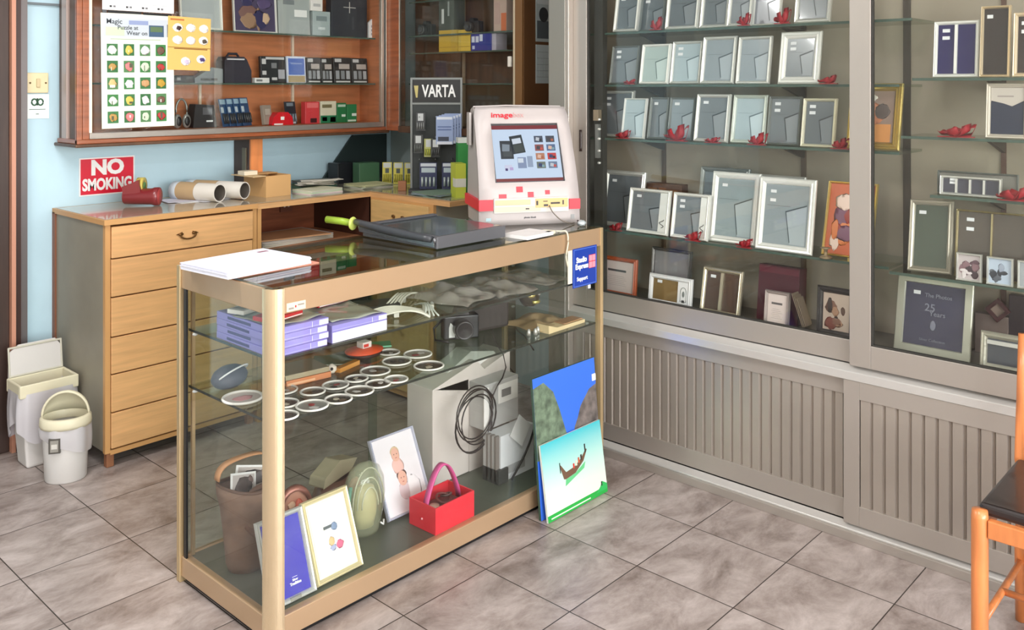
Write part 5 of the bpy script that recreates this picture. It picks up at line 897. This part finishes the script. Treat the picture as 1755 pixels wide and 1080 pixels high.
# basket (soft brown bag)
t = thing('basket', 'brown suede basket with a tan handle holding pictures, in the left corner of the counter', 'basket', (1.432, 2.388, ZB))
SU = mat((118,92,76),.8,var=.1,vscale=14,bump=.4); w = MB(); w.lathe([(0,0),(.072,0),(.080,.02),(.088,.10),(.100,.17),(.112,.21),(.114,.235),(.104,.236),(.098,.20),(.082,.11),(.070,.02),(0,.015)], SU, 32, sx=.84, sy=.72); 
w.v = [Vector((q.x, q.y, q.z+ (.03*(q.x/.11)**2 if q.z > .15 else 0))) for q in w.v]; w.build('basket_body', t)
w = MB(); w.torus((0,0,.238),.091,.006,mat((90,64,50),.6),32,8,None,.84); w.v = [Vector((q.x,q.y,q.z+.03*(q.x/.11)**2)) for q in w.v]; w.build('rim', t)
w = MB(); w.grid(lambda u,v: (.083*math.cos(PI*u), .03+(v-.5)*.026, .235+.075*math.sin(PI*u)+.03*math.cos(PI*u)**2), 20, 2, mat((206,150,104),.5)); o = w.build('handle', t); md = o.modifiers.new('t','SOLIDIFY'); md.thickness = .004
for i, (x, y, z, a, tl, c1, lab) in enumerate([(1.405,2.37,.205,.3,.3,(196,188,184),'tilted black and white photo print sticking out of the brown basket'), (1.455,2.41,.2,-.3,.2,(170,158,150),'second photo print standing inside the brown basket')]):
    t = thing('photo_print', lab, 'photo print', (x, y, ZB+z), (-.25, tl, a)); w = MB(); w.b(-.055,.055,0,.002,0,.075,WHITE); w.build('sheet', t); w = MB(); w.b(-.048,.048,-.0006,0,.006,.069,mat(c1,.4)); w.blob((0,-.001,.04),(.04,.0006,.02),mat((70,60,58)),10,6,.5,i); w.blob((.03,-.001,.052),(.012,.0006,.012),mat((110,90,84)),10,6,.5,i+4); w.build('photograph', t)
t = thing('wooden_clock', 'round brown moulded frame inside the basket beside the corner post', 'frame', (1.455, 2.335, ZB+.17), (-.3,0,-.1))
w = MB(); w.lathe([(.045,-.006),(.07,-.008),(.075,0),(.07,.006),(.045,.004),(.045,-.006)], mat((110,80,66),.4,.2), 28, R=Matrix.Rotation(PI/2,4,'X')); w.lathe([(0,-.002),(.046,-.002)], mat((150,130,116),.4), 28, R=Matrix.Rotation(PI/2,4,'X')); w.build('ring', t)
# blue frame, cream frame
def FR(label, bl, br, yt, Z=ZB, **k):
    a = onZ(bl[0], bl[1], Z); b_ = onZ(br[0], br[1], Z); d = b_-a; wd = d.length; yaw = math.atan2(d.y, d.x); D = a.x*FW[0]+a.y*FW[1]; hh = (bl[1]-yt)*D/FL
    return photo_frame(label, ((a.x+b_.x)/2, (a.y+b_.y)/2, Z+.0004), yaw, wd, hh/math.cos(k.get('lean',.2))*.93, **k)
def bluecard(t, iw, ih, bw):
    w = MB(); w.text('Silver', .008, WHITE, .016, bw+ih*.185, .0068, .0002); w.text('Tradition', .010, WHITE, .016, bw+ih*.14, .0068, .0004, maxw=.036); w.b(.008,.024,.0064,.0068,bw+ih*.22,bw+ih*.225,WHITE); w.build('lettering', t)
t2 = photo_frame('silver frame with a royal blue card, just right of the counter corner post', (1.410, 2.112, ZB+.0004), .0, .150, .228, .014, mat((206,208,204),.3,.4), (58,58,176), False, 0, .34, art=bluecard)
w = MB(); w.b(-.012,.022,-.002,.003,.004,.012,mat((150,150,140),.3,.5)); w.build('clasp', t2)
def flower(t, iw, ih, bw):
    w = MB(); w.b(-iw*.46,iw*.46,.0066,.0083,bw+ih*.03,bw+ih*.97,mat((246,244,230),.4)); w.b(-iw*.12,iw*.2,.0056,.0066,bw+ih*.30,bw+ih*.66,mat((226,228,236),.4)); w.b(-iw*.18,iw*.14,.005,.0056,bw+ih*.60,bw+ih*.64,mat((96,104,106))); w.blob((.02,.005,bw+ih*.34),(.013,.0008,.011),mat((214,110,140)),12,8,.3,1); w.blob((-.006,.005,bw+ih*.42),(.010,.0007,.012),mat((220,190,140)),12,8,.3,2); w.blob((.012,.005,bw+ih*.60),(.01,.0006,.01),mat((130,150,180)),12,8,.4,3); w.blob((-.004,.005,bw+ih*.33),(.01,.0006,.008),mat((170,176,206)),12,8,.4,4); w.build('photograph', t)
photo_frame('cream frame with a white mount and a small flower picture in the counter', (1.575, 2.122, ZB+.0004), .03, .166, .228, .014, mat((224,212,172),.35,.3), (240,238,220), False, 0, .36, art=flower)
# copper oval, brown vessel, glass jar
t = thing('oval_plaque', 'oval copper-rimmed plaque with a pinkish face relief behind the blue frame', 'plaque', (1.615, 2.33, ZB+.11), (-.15,0,-.2)); t.location = (1.535, 2.285, ZB+.0005)
w = MB(); w.b(-.03,.03,.0,.05,0,.097,mat((150,96,76),.5)); w.build('stand', t, bevel=.004)
w = MB(M=Matrix.Translation((0,-.004,.155))); w.lathe([(.045,0),(.055,-.008),(.062,0),(.058,.012),(.045,.010)], mat((150,98,84),.3,.4), 32, sx=.9, sy=1.12, R=Matrix.Rotation(PI/2,4,'X')); w.build('rim', t)
w = MB(M=Matrix.Translation((0,-.004,.155))); w.lathe([(0,-.002),(.02,-.003),(.046,.002)], mat((222,164,140),.5), 28, sx=.9, sy=1.12, R=Matrix.Rotation(PI/2,4,'X')); w.blob((.012,-.004,.006),(.014,.008,.02),mat((214,104,84),.4),10,8,.2,2); w.blob((-.012,-.004,.012),(.012,.006,.012),mat((232,190,160),.4),10,8,.2,3); w.build('relief', t)
t = thing('ceramic_vessel', 'brown ceramic vessel with a tilted opening behind the oval plaque', 'vessel', (1.76, 2.44, ZB+.0004), (0,0,.3)); VM = mat((120,84,68),.35,coat=.4)
w = MB(); w.lathe([(0,0),(.05,0),(.072,.03),(.078,.08),(.07,.12),(.06,.135),(.05,.13),(.055,.10),(.05,.05),(0,.03)], VM, 28, sx=1.1, sy=.8); w.v = [Vector((q.x+q.z*.3,q.y,q.z*(1+.9*q.x))) for q in w.v]; w.build('vessel_body', t)
w = MB(); w.prism([(-.07,.13),(.08,.135),(.115,.165),(.02,.19),(-.06,.16)],'y',-.03,.03,mat((170,160,132),.4)); w.build('lid', t, bevel=.006); w = MB(); w.blob((.04,-.07,.11),(.028,.012,.022),mat((216,134,112),.4),10,8,.3,3); w.build('pink_ornament', t)
t = thing('glass_jar', 'greenish glass jar with an arched body standing behind the cream frame', 'jar', (1.785, 2.285, ZB+.0004), (0,0,-.1))
GJ = mat((186,192,160),.06, coat=1, alpha=.34); w = MB(); w.lathe([(0,0),(.045,0),(.05,.01),(.062,.06),(.070,.12),(.066,.17),(.05,.205),(.02,.222),(0,.224)], GJ, 30, sy=.7); w.build('jar_body', t)
w = MB(); w.lathe([(0,.02),(.030,.02),(.040,.06),(.042,.11),(.030,.145),(0,.155)], mat((214,204,150),.3), 24, sy=.7); w.build('pale_contents', t); w = MB(M=Matrix.Translation((0,-.03,0)))
for rr_ in (.030,.044,.058): w.tube([(rr_*math.cos(PI*k/14),-.012+.02*(rr_/.058),.09+rr_*2.1*math.sin(PI*k/14)) for k in range(15)],.0022,mat((214,216,190),.1,coat=1),6)
w.M=Matrix(); w.tube([(-.06,-.01,.09),(-.062,-.008,.12),(-.055,-.006,.16)],.006,mat((80,170,150),.3),8); w.tube([(.04,-.03,.03),(.05,-.03,.02),(.058,-.02,.03)],.003,WHITE,6); w.build('glass_ribs', t)
# child photo in acrylic stand
def kids(t, iw, ih, bw):
    w = MB(); w.b(-iw/2,iw/2,.0066,.0083,bw,bw+ih,mat((238,232,236),.35))
    def fig(x, z, s, hair, shirt, k):
        w.blob((x,.006,z),(.017*s,.0006,.022*s),mat((232,180,160),.4),14,10); w.blob((x,.0064,z+.010*s),(.019*s,.0005,.017*s),mat(hair,.4),14,8,.1,k)
        w.blob((x,.0063,z-.035*s),(.024*s,.0005,.026*s),mat(shirt,.4),14,8,.15,k+1)
    fig(-.004,bw+ih*.74,1.0,(222,196,160),(236,190,180),1); fig(.002,bw+ih*.42,1.1,(104,76,70),(222,200,204),5)
    for x, z in ((-.010,.74),(.002,.74),(-.004,.42),(.008,.42)): w.blob((x,.0053,bw+ih*z+.002),(.0018,.0003,.0018),mat((70,50,50)),8,6)
    for x, z in ((-.004,.70),(.002,.375)): w.blob((x,.0053,bw+ih*z),(.004,.0003,.0012),mat((190,90,90)),8,6)
    w.blob((.04,.0062,bw+ih*.25),(.03,.0004,.04),mat((246,240,242),.4),12,8,.2,9); w.build('photograph', t)
t2 = photo_frame('tilted clear-edged frame with a photo of two children in the counter', (1.968, 2.268, ZB+.0004), .0, .190, .258, .008, mat((196,198,214),.15,.1,coat=1), (238,232,236), False, 0, .42, art=kids)
# red box with pink handle
t = thing('red_gift_basket', 'bright red open box with a magenta arched handle at the counter front', 'gift basket', (2.008, 2.165, ZB+.0004), (0,0,.02)); RB = mat((228,52,66),.4)
w = MB(); X_, Y_ = .088, .062
w.b(-X_,X_,-Y_,-Y_+.005,0,.085,RB); w.b(-X_,X_,Y_-.005,Y_,0,.085,RB); w.b(-X_,-X_+.005,-Y_+.005,Y_-.005,0,.085,RB); w.b(X_-.005,X_,-Y_+.005,Y_-.005,0,.085,RB); w.b(-X_+.005,X_-.005,-Y_+.005,Y_-.005,0,.004,RB); w.build('box_body', t, bevel=.001)
w = MB(); w.grid(lambda u,v: ((-.080+.160*u), (v-.5)*.022, .05+.135*math.sin(PI*min(1,max(0,u)))**.75), 26, 2, mat((216,88,150),.35)); o = w.build('handle', t); md = o.modifiers.new('t','SOLIDIFY'); md.thickness = .005
w = MB(); w.lathe([(0,0),(.004,0),(.003,.003),(0,.004)], mat((240,170,176),.3), 10, (-X_-.0005,0,.035), R=Matrix.Rotation(-PI/2,4,'Y')); w.build('rivet', t)
for i, (x, y, z, lab) in enumerate([(2.02,2.17,.062,'coil of brown ribbon lying in the red gift basket'), (1.965,2.155,.06,'tan button-like disc in the red gift basket')]):
    w = MB(); 
    if i == 0: w.torus((0,0,.004),.024,.004,mat((120,60,56),.4),24,8,Matrix.Rotation(.3,4,'X')); w.torus((.02,.01,.006),.018,.0035,mat((90,70,66),.4),24,8,Matrix.Rotation(-.3,4,'X'))
    else: w.lathe([(0,0),(.016,0),(.016,.006),(0,.008)],mat((206,170,150),.4),16)
    o = w.build('ribbon_coil' if i == 0 else 'disc', loc=(x,y,ZB+z)); tag(o, lab, 'ribbon coil' if i == 0 else 'disc')
w = MB(); w.b(-.07,.07,-.045,.045,0,.048,mat((110,60,60),.5)); o = w.build('filler_block', loc=(2.008,2.165,ZB+.005), bevel=.004); tag(o, 'dark filling inside the red gift basket', 'filling')
# grey computer / printer housing
t = thing('printer_housing', 'big pale grey printer housing with stepped panels at the right of the counter floor', 'printer', (2.345, 2.34, ZB+.0004), (0,0,0))
PG = mat((214,204,197),.5); PD = mat((186,184,182),.45); PW = mat((236,232,228),.4)
w = MB(); w.b(-.20,-.02,.02,.16,0,.345,PG); w.prism([(-.20,.345),(.02,.40),(.06,.36),(.20,.40),(.20,.0),(-.02,.0),(-.02,.3)],'y',.02,.16,PG); w.prism([(-.12,.36),(.03,.425),(.15,.40),(.19,.37),(-.12,.35)],'y',.06,.14,PW); w.build('housing_body', t, bevel=.004)
w = MB(); w.b(-.02,.16,-.06,.02,.17,.335,PD); w.b(-.026,.0,-.064,-.059,.03,.325,PW); w.b(.05,.155,-.063,-.06,.25,.32,PW); w.b(.065,.115,-.066,-.063,.272,.30,mat((120,116,116),.4)); w.build('upper_panel', t, bevel=.003)
w = MB(); w.b(-.01,.17,-.13,-.06,.0,.165,mat((226,228,230),.4)); w.b(-.028,-.01,-.12,-.06,.02,.165,PD)
for k in range(3): w.b(-.03,-.012,-.125+.02*k,-.117+.02*k,.01,.168,mat((130,122,116),.4))
w.b(.02,.12,-.1302,-.13,.02,.05,mat((176,176,176))); w.b(-.03,.02,-.14,-.06,0,.05,mat((56,58,56),.5)); w.build('lower_unit', t, bevel=.003)
pc = Vector((2.345,2.34,ZB))
w = MB(); w.b(-.042,.042,-.0006,.0006,-.042,.042,WHITE); o = w.build('white_card', loc=(2.43,2.20,ZB+.165), rot=(-.06,.72,.0)); tag(o, 'white square card turned on its corner against the printer', 'card')
t = thing('cable_coil', 'large coil of thin black cable hanging in front of the printer', 'cable', (2.27, 2.262, ZB+.255)); w = MB()
pts = []
for k in range(0, 5*28+1):
    a_ = 2*PI*k/28; n_ = k/28; R_ = .078+.012*math.sin(n_*2.3)+.004*n_; pts.append((R_*math.cos(a_)-.02*math.sin(n_*1.7)*.6, .004*math.sin(n_*5)+.003*n_, R_*1.05*math.sin(a_)-.012*n_+.01))
w.tube(pts, .0026, mat((52,44,42),.4), 6); w.build('coil', t)
w = MB(); w.tube([(.07,.0,.03),(.10,.0,.07),(.14,.01,.09),(.17,.02,.12),(.165,.03,.17),(.13,.04,.22)], .0028, mat((52,44,42),.4), 6); w.build('lead', t)
cable('dark cable running diagonally down across the printer lower unit', [(2.56,2.19,.36),(2.52,2.195,.27),(2.47,2.19,.19),(2.42,2.19,.13),(2.37,2.19,.085)], .004, (48,42,40))
cable('thin dark cable dropping from the middle shelf behind the printer', [(2.50,2.42,.58),(2.53,2.43,.52),(2.56,2.43,.46),(2.60,2.43,.40),(2.66,2.42,.33)], .003, (52,46,42))
cable('second dark cable at the right behind the leaning prints', [(2.60,2.40,.585),(2.64,2.41,.53),(2.69,2.41,.49),(2.73,2.40,.43)], .003, (52,46,42))
# ================================================================ LEANING PRINTS
def canvas(label, x0, x1, yb, yt, z1, t_=.010):
    lean = math.atan2(yt-yb, z1); L = math.hypot(yt-yb, z1); return thing('canvas_print', label, 'print', ((x0+x1)/2, yb, .0005+t_*math.sin(lean)), (-lean,0,0)), (x1-x0), L
t, ww, L = canvas('tall print of cliffs under a deep blue sky leaning on the counter end', 2.340, 2.690, 2.022, 2.064, .478)
sky = mat((58,112,224),.35); cl = mat((96,112,92),.5,var=.3,vscale=30); cr_ = mat((104,96,92),.5,var=.3,vscale=24)
w = MB(); w.b(-ww/2,ww/2,0,.010,0,L,mat((60,84,70),.4)); w.build('board', t)
w = MB(); w.b(-ww/2,ww/2,-.0004,0,0,L,sky); w.prism([(-ww/2,.2),(-ww/2,L*.93),(-ww*.34,L*.95),(-ww*.2,L*.86),(-ww*.12,L*.72),(-ww*.02,.24),(0,.2)],'y',-.0010,-.0004,cl); w.prism([(ww/2,.2),(ww/2,L*.80),(ww*.38,L*.78),(ww*.22,L*.68),(ww*.16,L*.6),(ww*.10,.26),(ww*.1,.2)],'y',-.0010,-.0004,cr_); w.build('cliff_picture', t)
o2 = MB().b(ww/2-.022,ww/2-.002,-.004,-.001,L*.83,L*.88,WHITE).build('white_clip', t)
t, ww, L = canvas('lower print of turquoise sea with a long-tail boat leaning before the cliff print', 2.343, 2.680, 1.992, 2.030, .255, .008)
m = bpy.data.materials.new('sea picture'); m.use_nodes = True; nt = m.node_tree; tc = nt.nodes.new('ShaderNodeTexCoord'); sp = nt.nodes.new('ShaderNodeSeparateXYZ'); rp = nt.nodes.new('ShaderNodeValToRGB'); mr = nt.nodes.new('ShaderNodeMath'); mr.operation = 'DIVIDE'; mr.inputs[1].default_value = L
nt.links.new(tc.outputs['Object'], sp.inputs[0]); nt.links.new(sp.outputs[2], mr.inputs[0]); nt.links.new(mr.outputs[0], rp.inputs[0]); nt.links.new(rp.outputs[0], nt.nodes['Principled BSDF'].inputs['Base Color']); nt.nodes['Principled BSDF'].inputs['Roughness'].default_value = .35
e = rp.color_ramp.elements; e[0].position = .1; e[0].color = lin((236,240,220)); e[1].position = 1; e[1].color = lin((64,186,196)); k_ = e.new(.5); k_.color = lin((196,230,214))
w = MB(); w.b(-ww/2,ww/2,0,.008,0,L,mat((226,232,222),.4)); w.build('board', t)
w = MB(); w.b(-ww/2,ww/2,-.0004,0,.022,L,m); w.build('sea_picture', t)
w = MB(); w.b(-ww/2,ww/2,-.0006,0,0,.022,mat((40,170,70),.4)); w.b(-ww*.45,ww*.2,-.001,-.0006,.007,.011,mat((230,240,220),.4)); w.prism([(ww*.30,.012),(ww*.5,.012),(ww*.5,.03),(ww*.42,.045),(ww*.38,.028)],'y',-.001,-.0004,mat((50,180,90),.4)); w.b(ww*.40,ww*.42,-.0014,-.001,.03,.045,mat((30,60,40))); w.build('green_border', t)
w = MB(); w.prism([(-.065,.115),(-.055,.112),(.0,.118),(.05,.145),(.075,.178),(.07,.182),(.04,.158),(-.0,.14),(-.05,.135),(-.075,.165),(-.082,.168)],'y',-.0014,-.0008,mat((110,80,60),.5)); w.prism([(-.06,.09),(.05,.12),(.06,.14),(.0,.117),(-.055,.111)],'y',-.0012,-.0006,mat((100,196,130),.4)); w.b(.062,.068,-.0016,-.001,.17,.20,mat((40,40,36))); w.b(-.082,-.078,-.0016,-.001,.14,.175,mat((30,50,50)))
for k in range(4): w.b(-.01+k*.015,-.002+k*.015,-.0018,-.0012,.135+k*.005,.152+k*.006,mat([(206,60,50),(230,220,200),(196,90,60),(60,50,46)][k],.4))
w.build('boat_picture', t)
# ================================================================ WASTE BINS
q47 = -math.radians(47.3)
t = thing('waste_bin', 'tall grey waste bin with raised lid and plastic liner beside the dark door', 'waste bin', (1.372, 3.825, 0), (0,0,0)); t.scale = (.86,.78,1); BN = mat((214,210,206),.5); BC = mat((222,214,186),.45)
def tap(x0, x1, y0, y1, z0, a0, a1, b0, b1, z1): return [(x0,y0,z0),(x1,y0,z0),(x1,y1,z0),(x0,y1,z0),(a0,b0,z1),(a1,b0,z1),(a1,b1,z1),(a0,b1,z1)]
w = MB(); w.add(tap(-.09,.09,-.065,.065,0,-.118,.118,-.085,.085,.30), [(0,3,2,1),(0,1,5,4),(1,2,6,5),(2,3,7,6),(3,0,4,7)], BN); w.build('bin_body', t, bevel=.012, seg=3)
w = MB()
for x0,x1,y0,y1 in ((-.128,.128,-.095,-.083),(-.128,.128,.083,.095),(-.128,-.116,-.083,.083),(.116,.128,-.083,.083)): w.b(x0,x1,y0,y1,.285,.335,BC)
w.build('rim', t, bevel=.004)
w = MB(); w.prism([(-.12,0),(.12,0),(.118,.09),(.09,.125),(-.07,.125),(-.112,.10)],'y',0,.014,mat((206,202,198),.45)); w.ring(.24,.12,.008,[(0,0),(0,-.006),(1,-.006),(1,0)],mat((196,192,176),.4)); w.build('lid', t, loc=(0,.088,.335), rot=(-.18,0,0), bevel=.004)
def liner(u, v):
    a_ = 2*PI*u; n_ = .05*math.sin(9*a_)+.03*math.sin(17*a_+2); k = 1.0+n_*v*.8
    X = .128*math.copysign(min(1,abs(math.cos(a_))*1.25),math.cos(a_)); Y = .098*math.copysign(min(1,abs(math.sin(a_))*1.25),math.sin(a_))
    zz = .30-v*(.16+.04*math.sin(3*a_+1)); return (X*(1.0+.04*math.sin(PI*v))*k, Y*(1.0+.06*math.sin(PI*v))*k, zz)
w = MB(); w.grid(liner, 72, 8, mat((206,202,206),.25,alpha=.85,coat=.3)); w.build('plastic_liner', t)
w = MB(); w.b(-.11,.11,-.078,.078,.22,.235,mat((120,112,104),.9)); w.blob((-.03,0,.24),(.06,.05,.03),mat((150,144,134),.8),12,8,.4,3); w.blob((.05,.01,.24),(.05,.05,.025),mat((100,92,84),.8),12,8,.4,5); w.build('rubbish', t)
t = thing('waste_bin', 'small oval cream-rimmed waste bin with a tilted swing lid, nearest the camera', 'waste bin', (1.368, 3.585, 0), (0,0,q47+.25))
w = MB(); w.lathe([(0,0),(.070,0),(.074,.006),(.078,.12),(.083,.215)], BN, 36, sy=.85); w.build('bin_body', t)
w = MB(); w.lathe([(.080,.205),(.090,.205),(.092,.215),(.090,.238),(.082,.246),(.076,.24),(.076,.21)], BC, 36, sy=.85); w.build('rim', t)
w = MB()
def lidf(u, v):
    a_ = PI*(.0+1.0*u); r_ = .080; y = .066*math.cos(PI*v); s_ = math.sin(PI*v)
    return (r_*math.cos(a_), .0+.064*math.sin(a_)*math.sin(PI/2*v), .242+.088*math.sin(a_)*math.cos(PI/2*v)+.001)
w.grid(lidf, 24, 4, BC); o = w.build('swing_lid', t); md = o.modifiers.new('t','SOLIDIFY'); md.thickness = .004
w = MB(); w.tube([(.082*math.cos(PI*k/20), -.002, .242+.088*math.sin(PI*k/20)) for k in range(21)], .005, BC, 8); w.build('lid_rim', t)
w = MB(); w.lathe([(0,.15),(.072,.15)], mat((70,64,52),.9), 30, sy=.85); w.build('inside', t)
w = MB(); w.grid(lambda u,v: ((.087+.004*math.sin(12*PI*u))*math.cos(2*PI*u)*(1+.03*math.sin(PI*v)), (.087+.004*math.sin(12*PI*u))*.85*math.sin(2*PI*u)*(1+.03*math.sin(PI*v)), .208-v*(.07+.035*math.cos(2*PI*u))), 64, 6, mat((214,210,212),.25,alpha=.8,coat=.3)); w.build('plastic_liner', t)
w = MB(); w.M = Matrix.Rotation(.0,4,'Z'); w.b(-.042,-.002,-.079,-.055,.125,.180,mat((84,80,74),.4)); w.b(-.036,-.008,-.0805,-.079,.131,.174,mat((150,146,138),.4)); w.b(-.032,-.012,-.082,-.0805,.143,.160,mat((206,202,194),.4)); w.build('label_plate', t)
# ================================================================ CHAIR
t = thing('wooden_chair', 'orange wooden chair with a black seat at the right edge before the showcase', 'chair', (2.422, .658, 0)); CW_ = mat((214,130,74),.32,var=.08,vscale=7,stretch=(5,5,1),coat=.4)
W2, D2 = .40, .40
for nm, x, y, h_ in (('leg', 0, 0, .452), ('leg', 0, -W2, .452)):
    w = MB(); w.lathe([(0,0),(.016,0),(.0195,.05),(.0200,.43),(.018,.450),(0,.452)], CW_, 18, (x+.0, y, 0)); w.build(nm, t)
for y in (0, -W2): w = MB(); w.tube([(D2,y,.002),(D2,y,.25),(D2,y,.45),(D2+.012,y,.62),(D2+.02,y,.80)], [.017,.019,.019,.017,.014], CW_, 16); w.build('rear_leg', t)
w = MB(); w.b(-.011,.011,-W2+.02,-.02,.388,.432,CW_); w.b(D2-.011,D2+.011,-W2+.02,-.02,.388,.432,CW_); w.b(.02,D2-.02,-.011,.011,.388,.432,CW_); w.b(.02,D2-.02,-W2-.011,-W2+.011,.388,.432,CW_); w.build('seat_frame', t, bevel=.003)
w = MB(); w.b(.012,D2-.022,-W2-.006,.006,.432,.462,mat((36,28,28),.35,coat=.3)); w.build('seat', t, bevel=.01, seg=3)
w = MB(); w.tube([(.01,0,.16),(D2,0,.17)],.009,CW_,10); w.tube([(.01,-W2,.16),(D2,-W2,.17)],.009,CW_,10); w.tube([(.2,0,.165),(.2,-W2,.165)],.009,CW_,10); w.build('stretcher', t)
w = MB(); w.b(D2+.008,D2+.024,-W2+.015,-.015,.70,.78,CW_); w.b(D2+.0,D2+.016,-W2+.015,-.015,.57,.61,CW_); w.build('back_slat', t, bevel=.005)
# ================================================================ ADDED CEILING FILL LAMPS, DAYLIGHT
for i, (x, y) in enumerate([(.6, .6), (.6, 2.6), (.6, -1.5)]):  # battens out of view, added to give soft fill from above
    t = thing('ceiling_light', ['white fluorescent batten on the ceiling over the middle of the shop', 'white fluorescent batten on the ceiling nearest the chest', 'white fluorescent batten on the ceiling nearest the shop window'][i], 'ceiling light', (x, y, 2.78))
    B(-.62,.62,-.06,.06,0,.068,mat((236,236,236),.4)).build('housing', t, bevel=.006)  # housing of the added fill batten
    w = MB(); w.tube([(-.58,0,-.012),(.58,0,-.012)],.013,mat((255,250,240),.5,emit=4),12); w.build('lamp_tube', t)
    ld = bpy.data.lights.new('tube', 'AREA'); ld.shape = 'RECTANGLE'; ld.size = 1.15; ld.size_y = .12; ld.energy = 34; ld.color = (1, .975, .97); lo = bpy.data.objects.new('lamp_light', ld); COL.objects.link(lo); lo.parent = t; lo.location = (0,0,-.04)
ld = bpy.data.lights.new('daylight', 'AREA'); ld.shape = 'RECTANGLE'; ld.size = 4.4; ld.size_y = 2.0; ld.energy = 330; ld.color = (1, .97, .985); lo = bpy.data.objects.new('window_daylight', ld); COL.objects.link(lo); lo.location = (.7, -3.3, 1.45); lo.rotation_euler = (PI/2, 0, 0)
wd = bpy.data.worlds.new('sky'); SC.world = wd; wd.use_nodes = True; nt = wd.node_tree; bg = nt.nodes['Background']
st = nt.nodes.new('ShaderNodeTexSky'); st.sky_type = 'NISHITA'; st.sun_disc = False; st.sun_elevation = .9; st.sun_rotation = 2.6; nt.links.new(st.outputs[0], bg.inputs[0]); bg.inputs[1].default_value = .35
# ================================================================ CAMERA
cam = bpy.data.cameras.new('camera'); co = bpy.data.objects.new('camera', cam); COL.objects.link(co); SC.camera = co
co.location = (0, 0, CH); co.rotation_euler = (PI/2, 0, ANG-PI/2)
cam.sensor_fit = 'HORIZONTAL'; cam.sensor_width = 36; cam.lens = 36*FL/1755; cam.shift_x = 0; cam.shift_y = -(540-HZ)/1755; cam.clip_start = .02
SC.view_settings.view_transform = 'Standard'; SC.view_settings.look = 'None'; SC.view_settings.gamma = 1; SC.view_settings.exposure = 0.0; SC.view_settings.use_curve_mapping = False
try: SC.cycles.transparent_max_bounces = 24
except Exception: pass
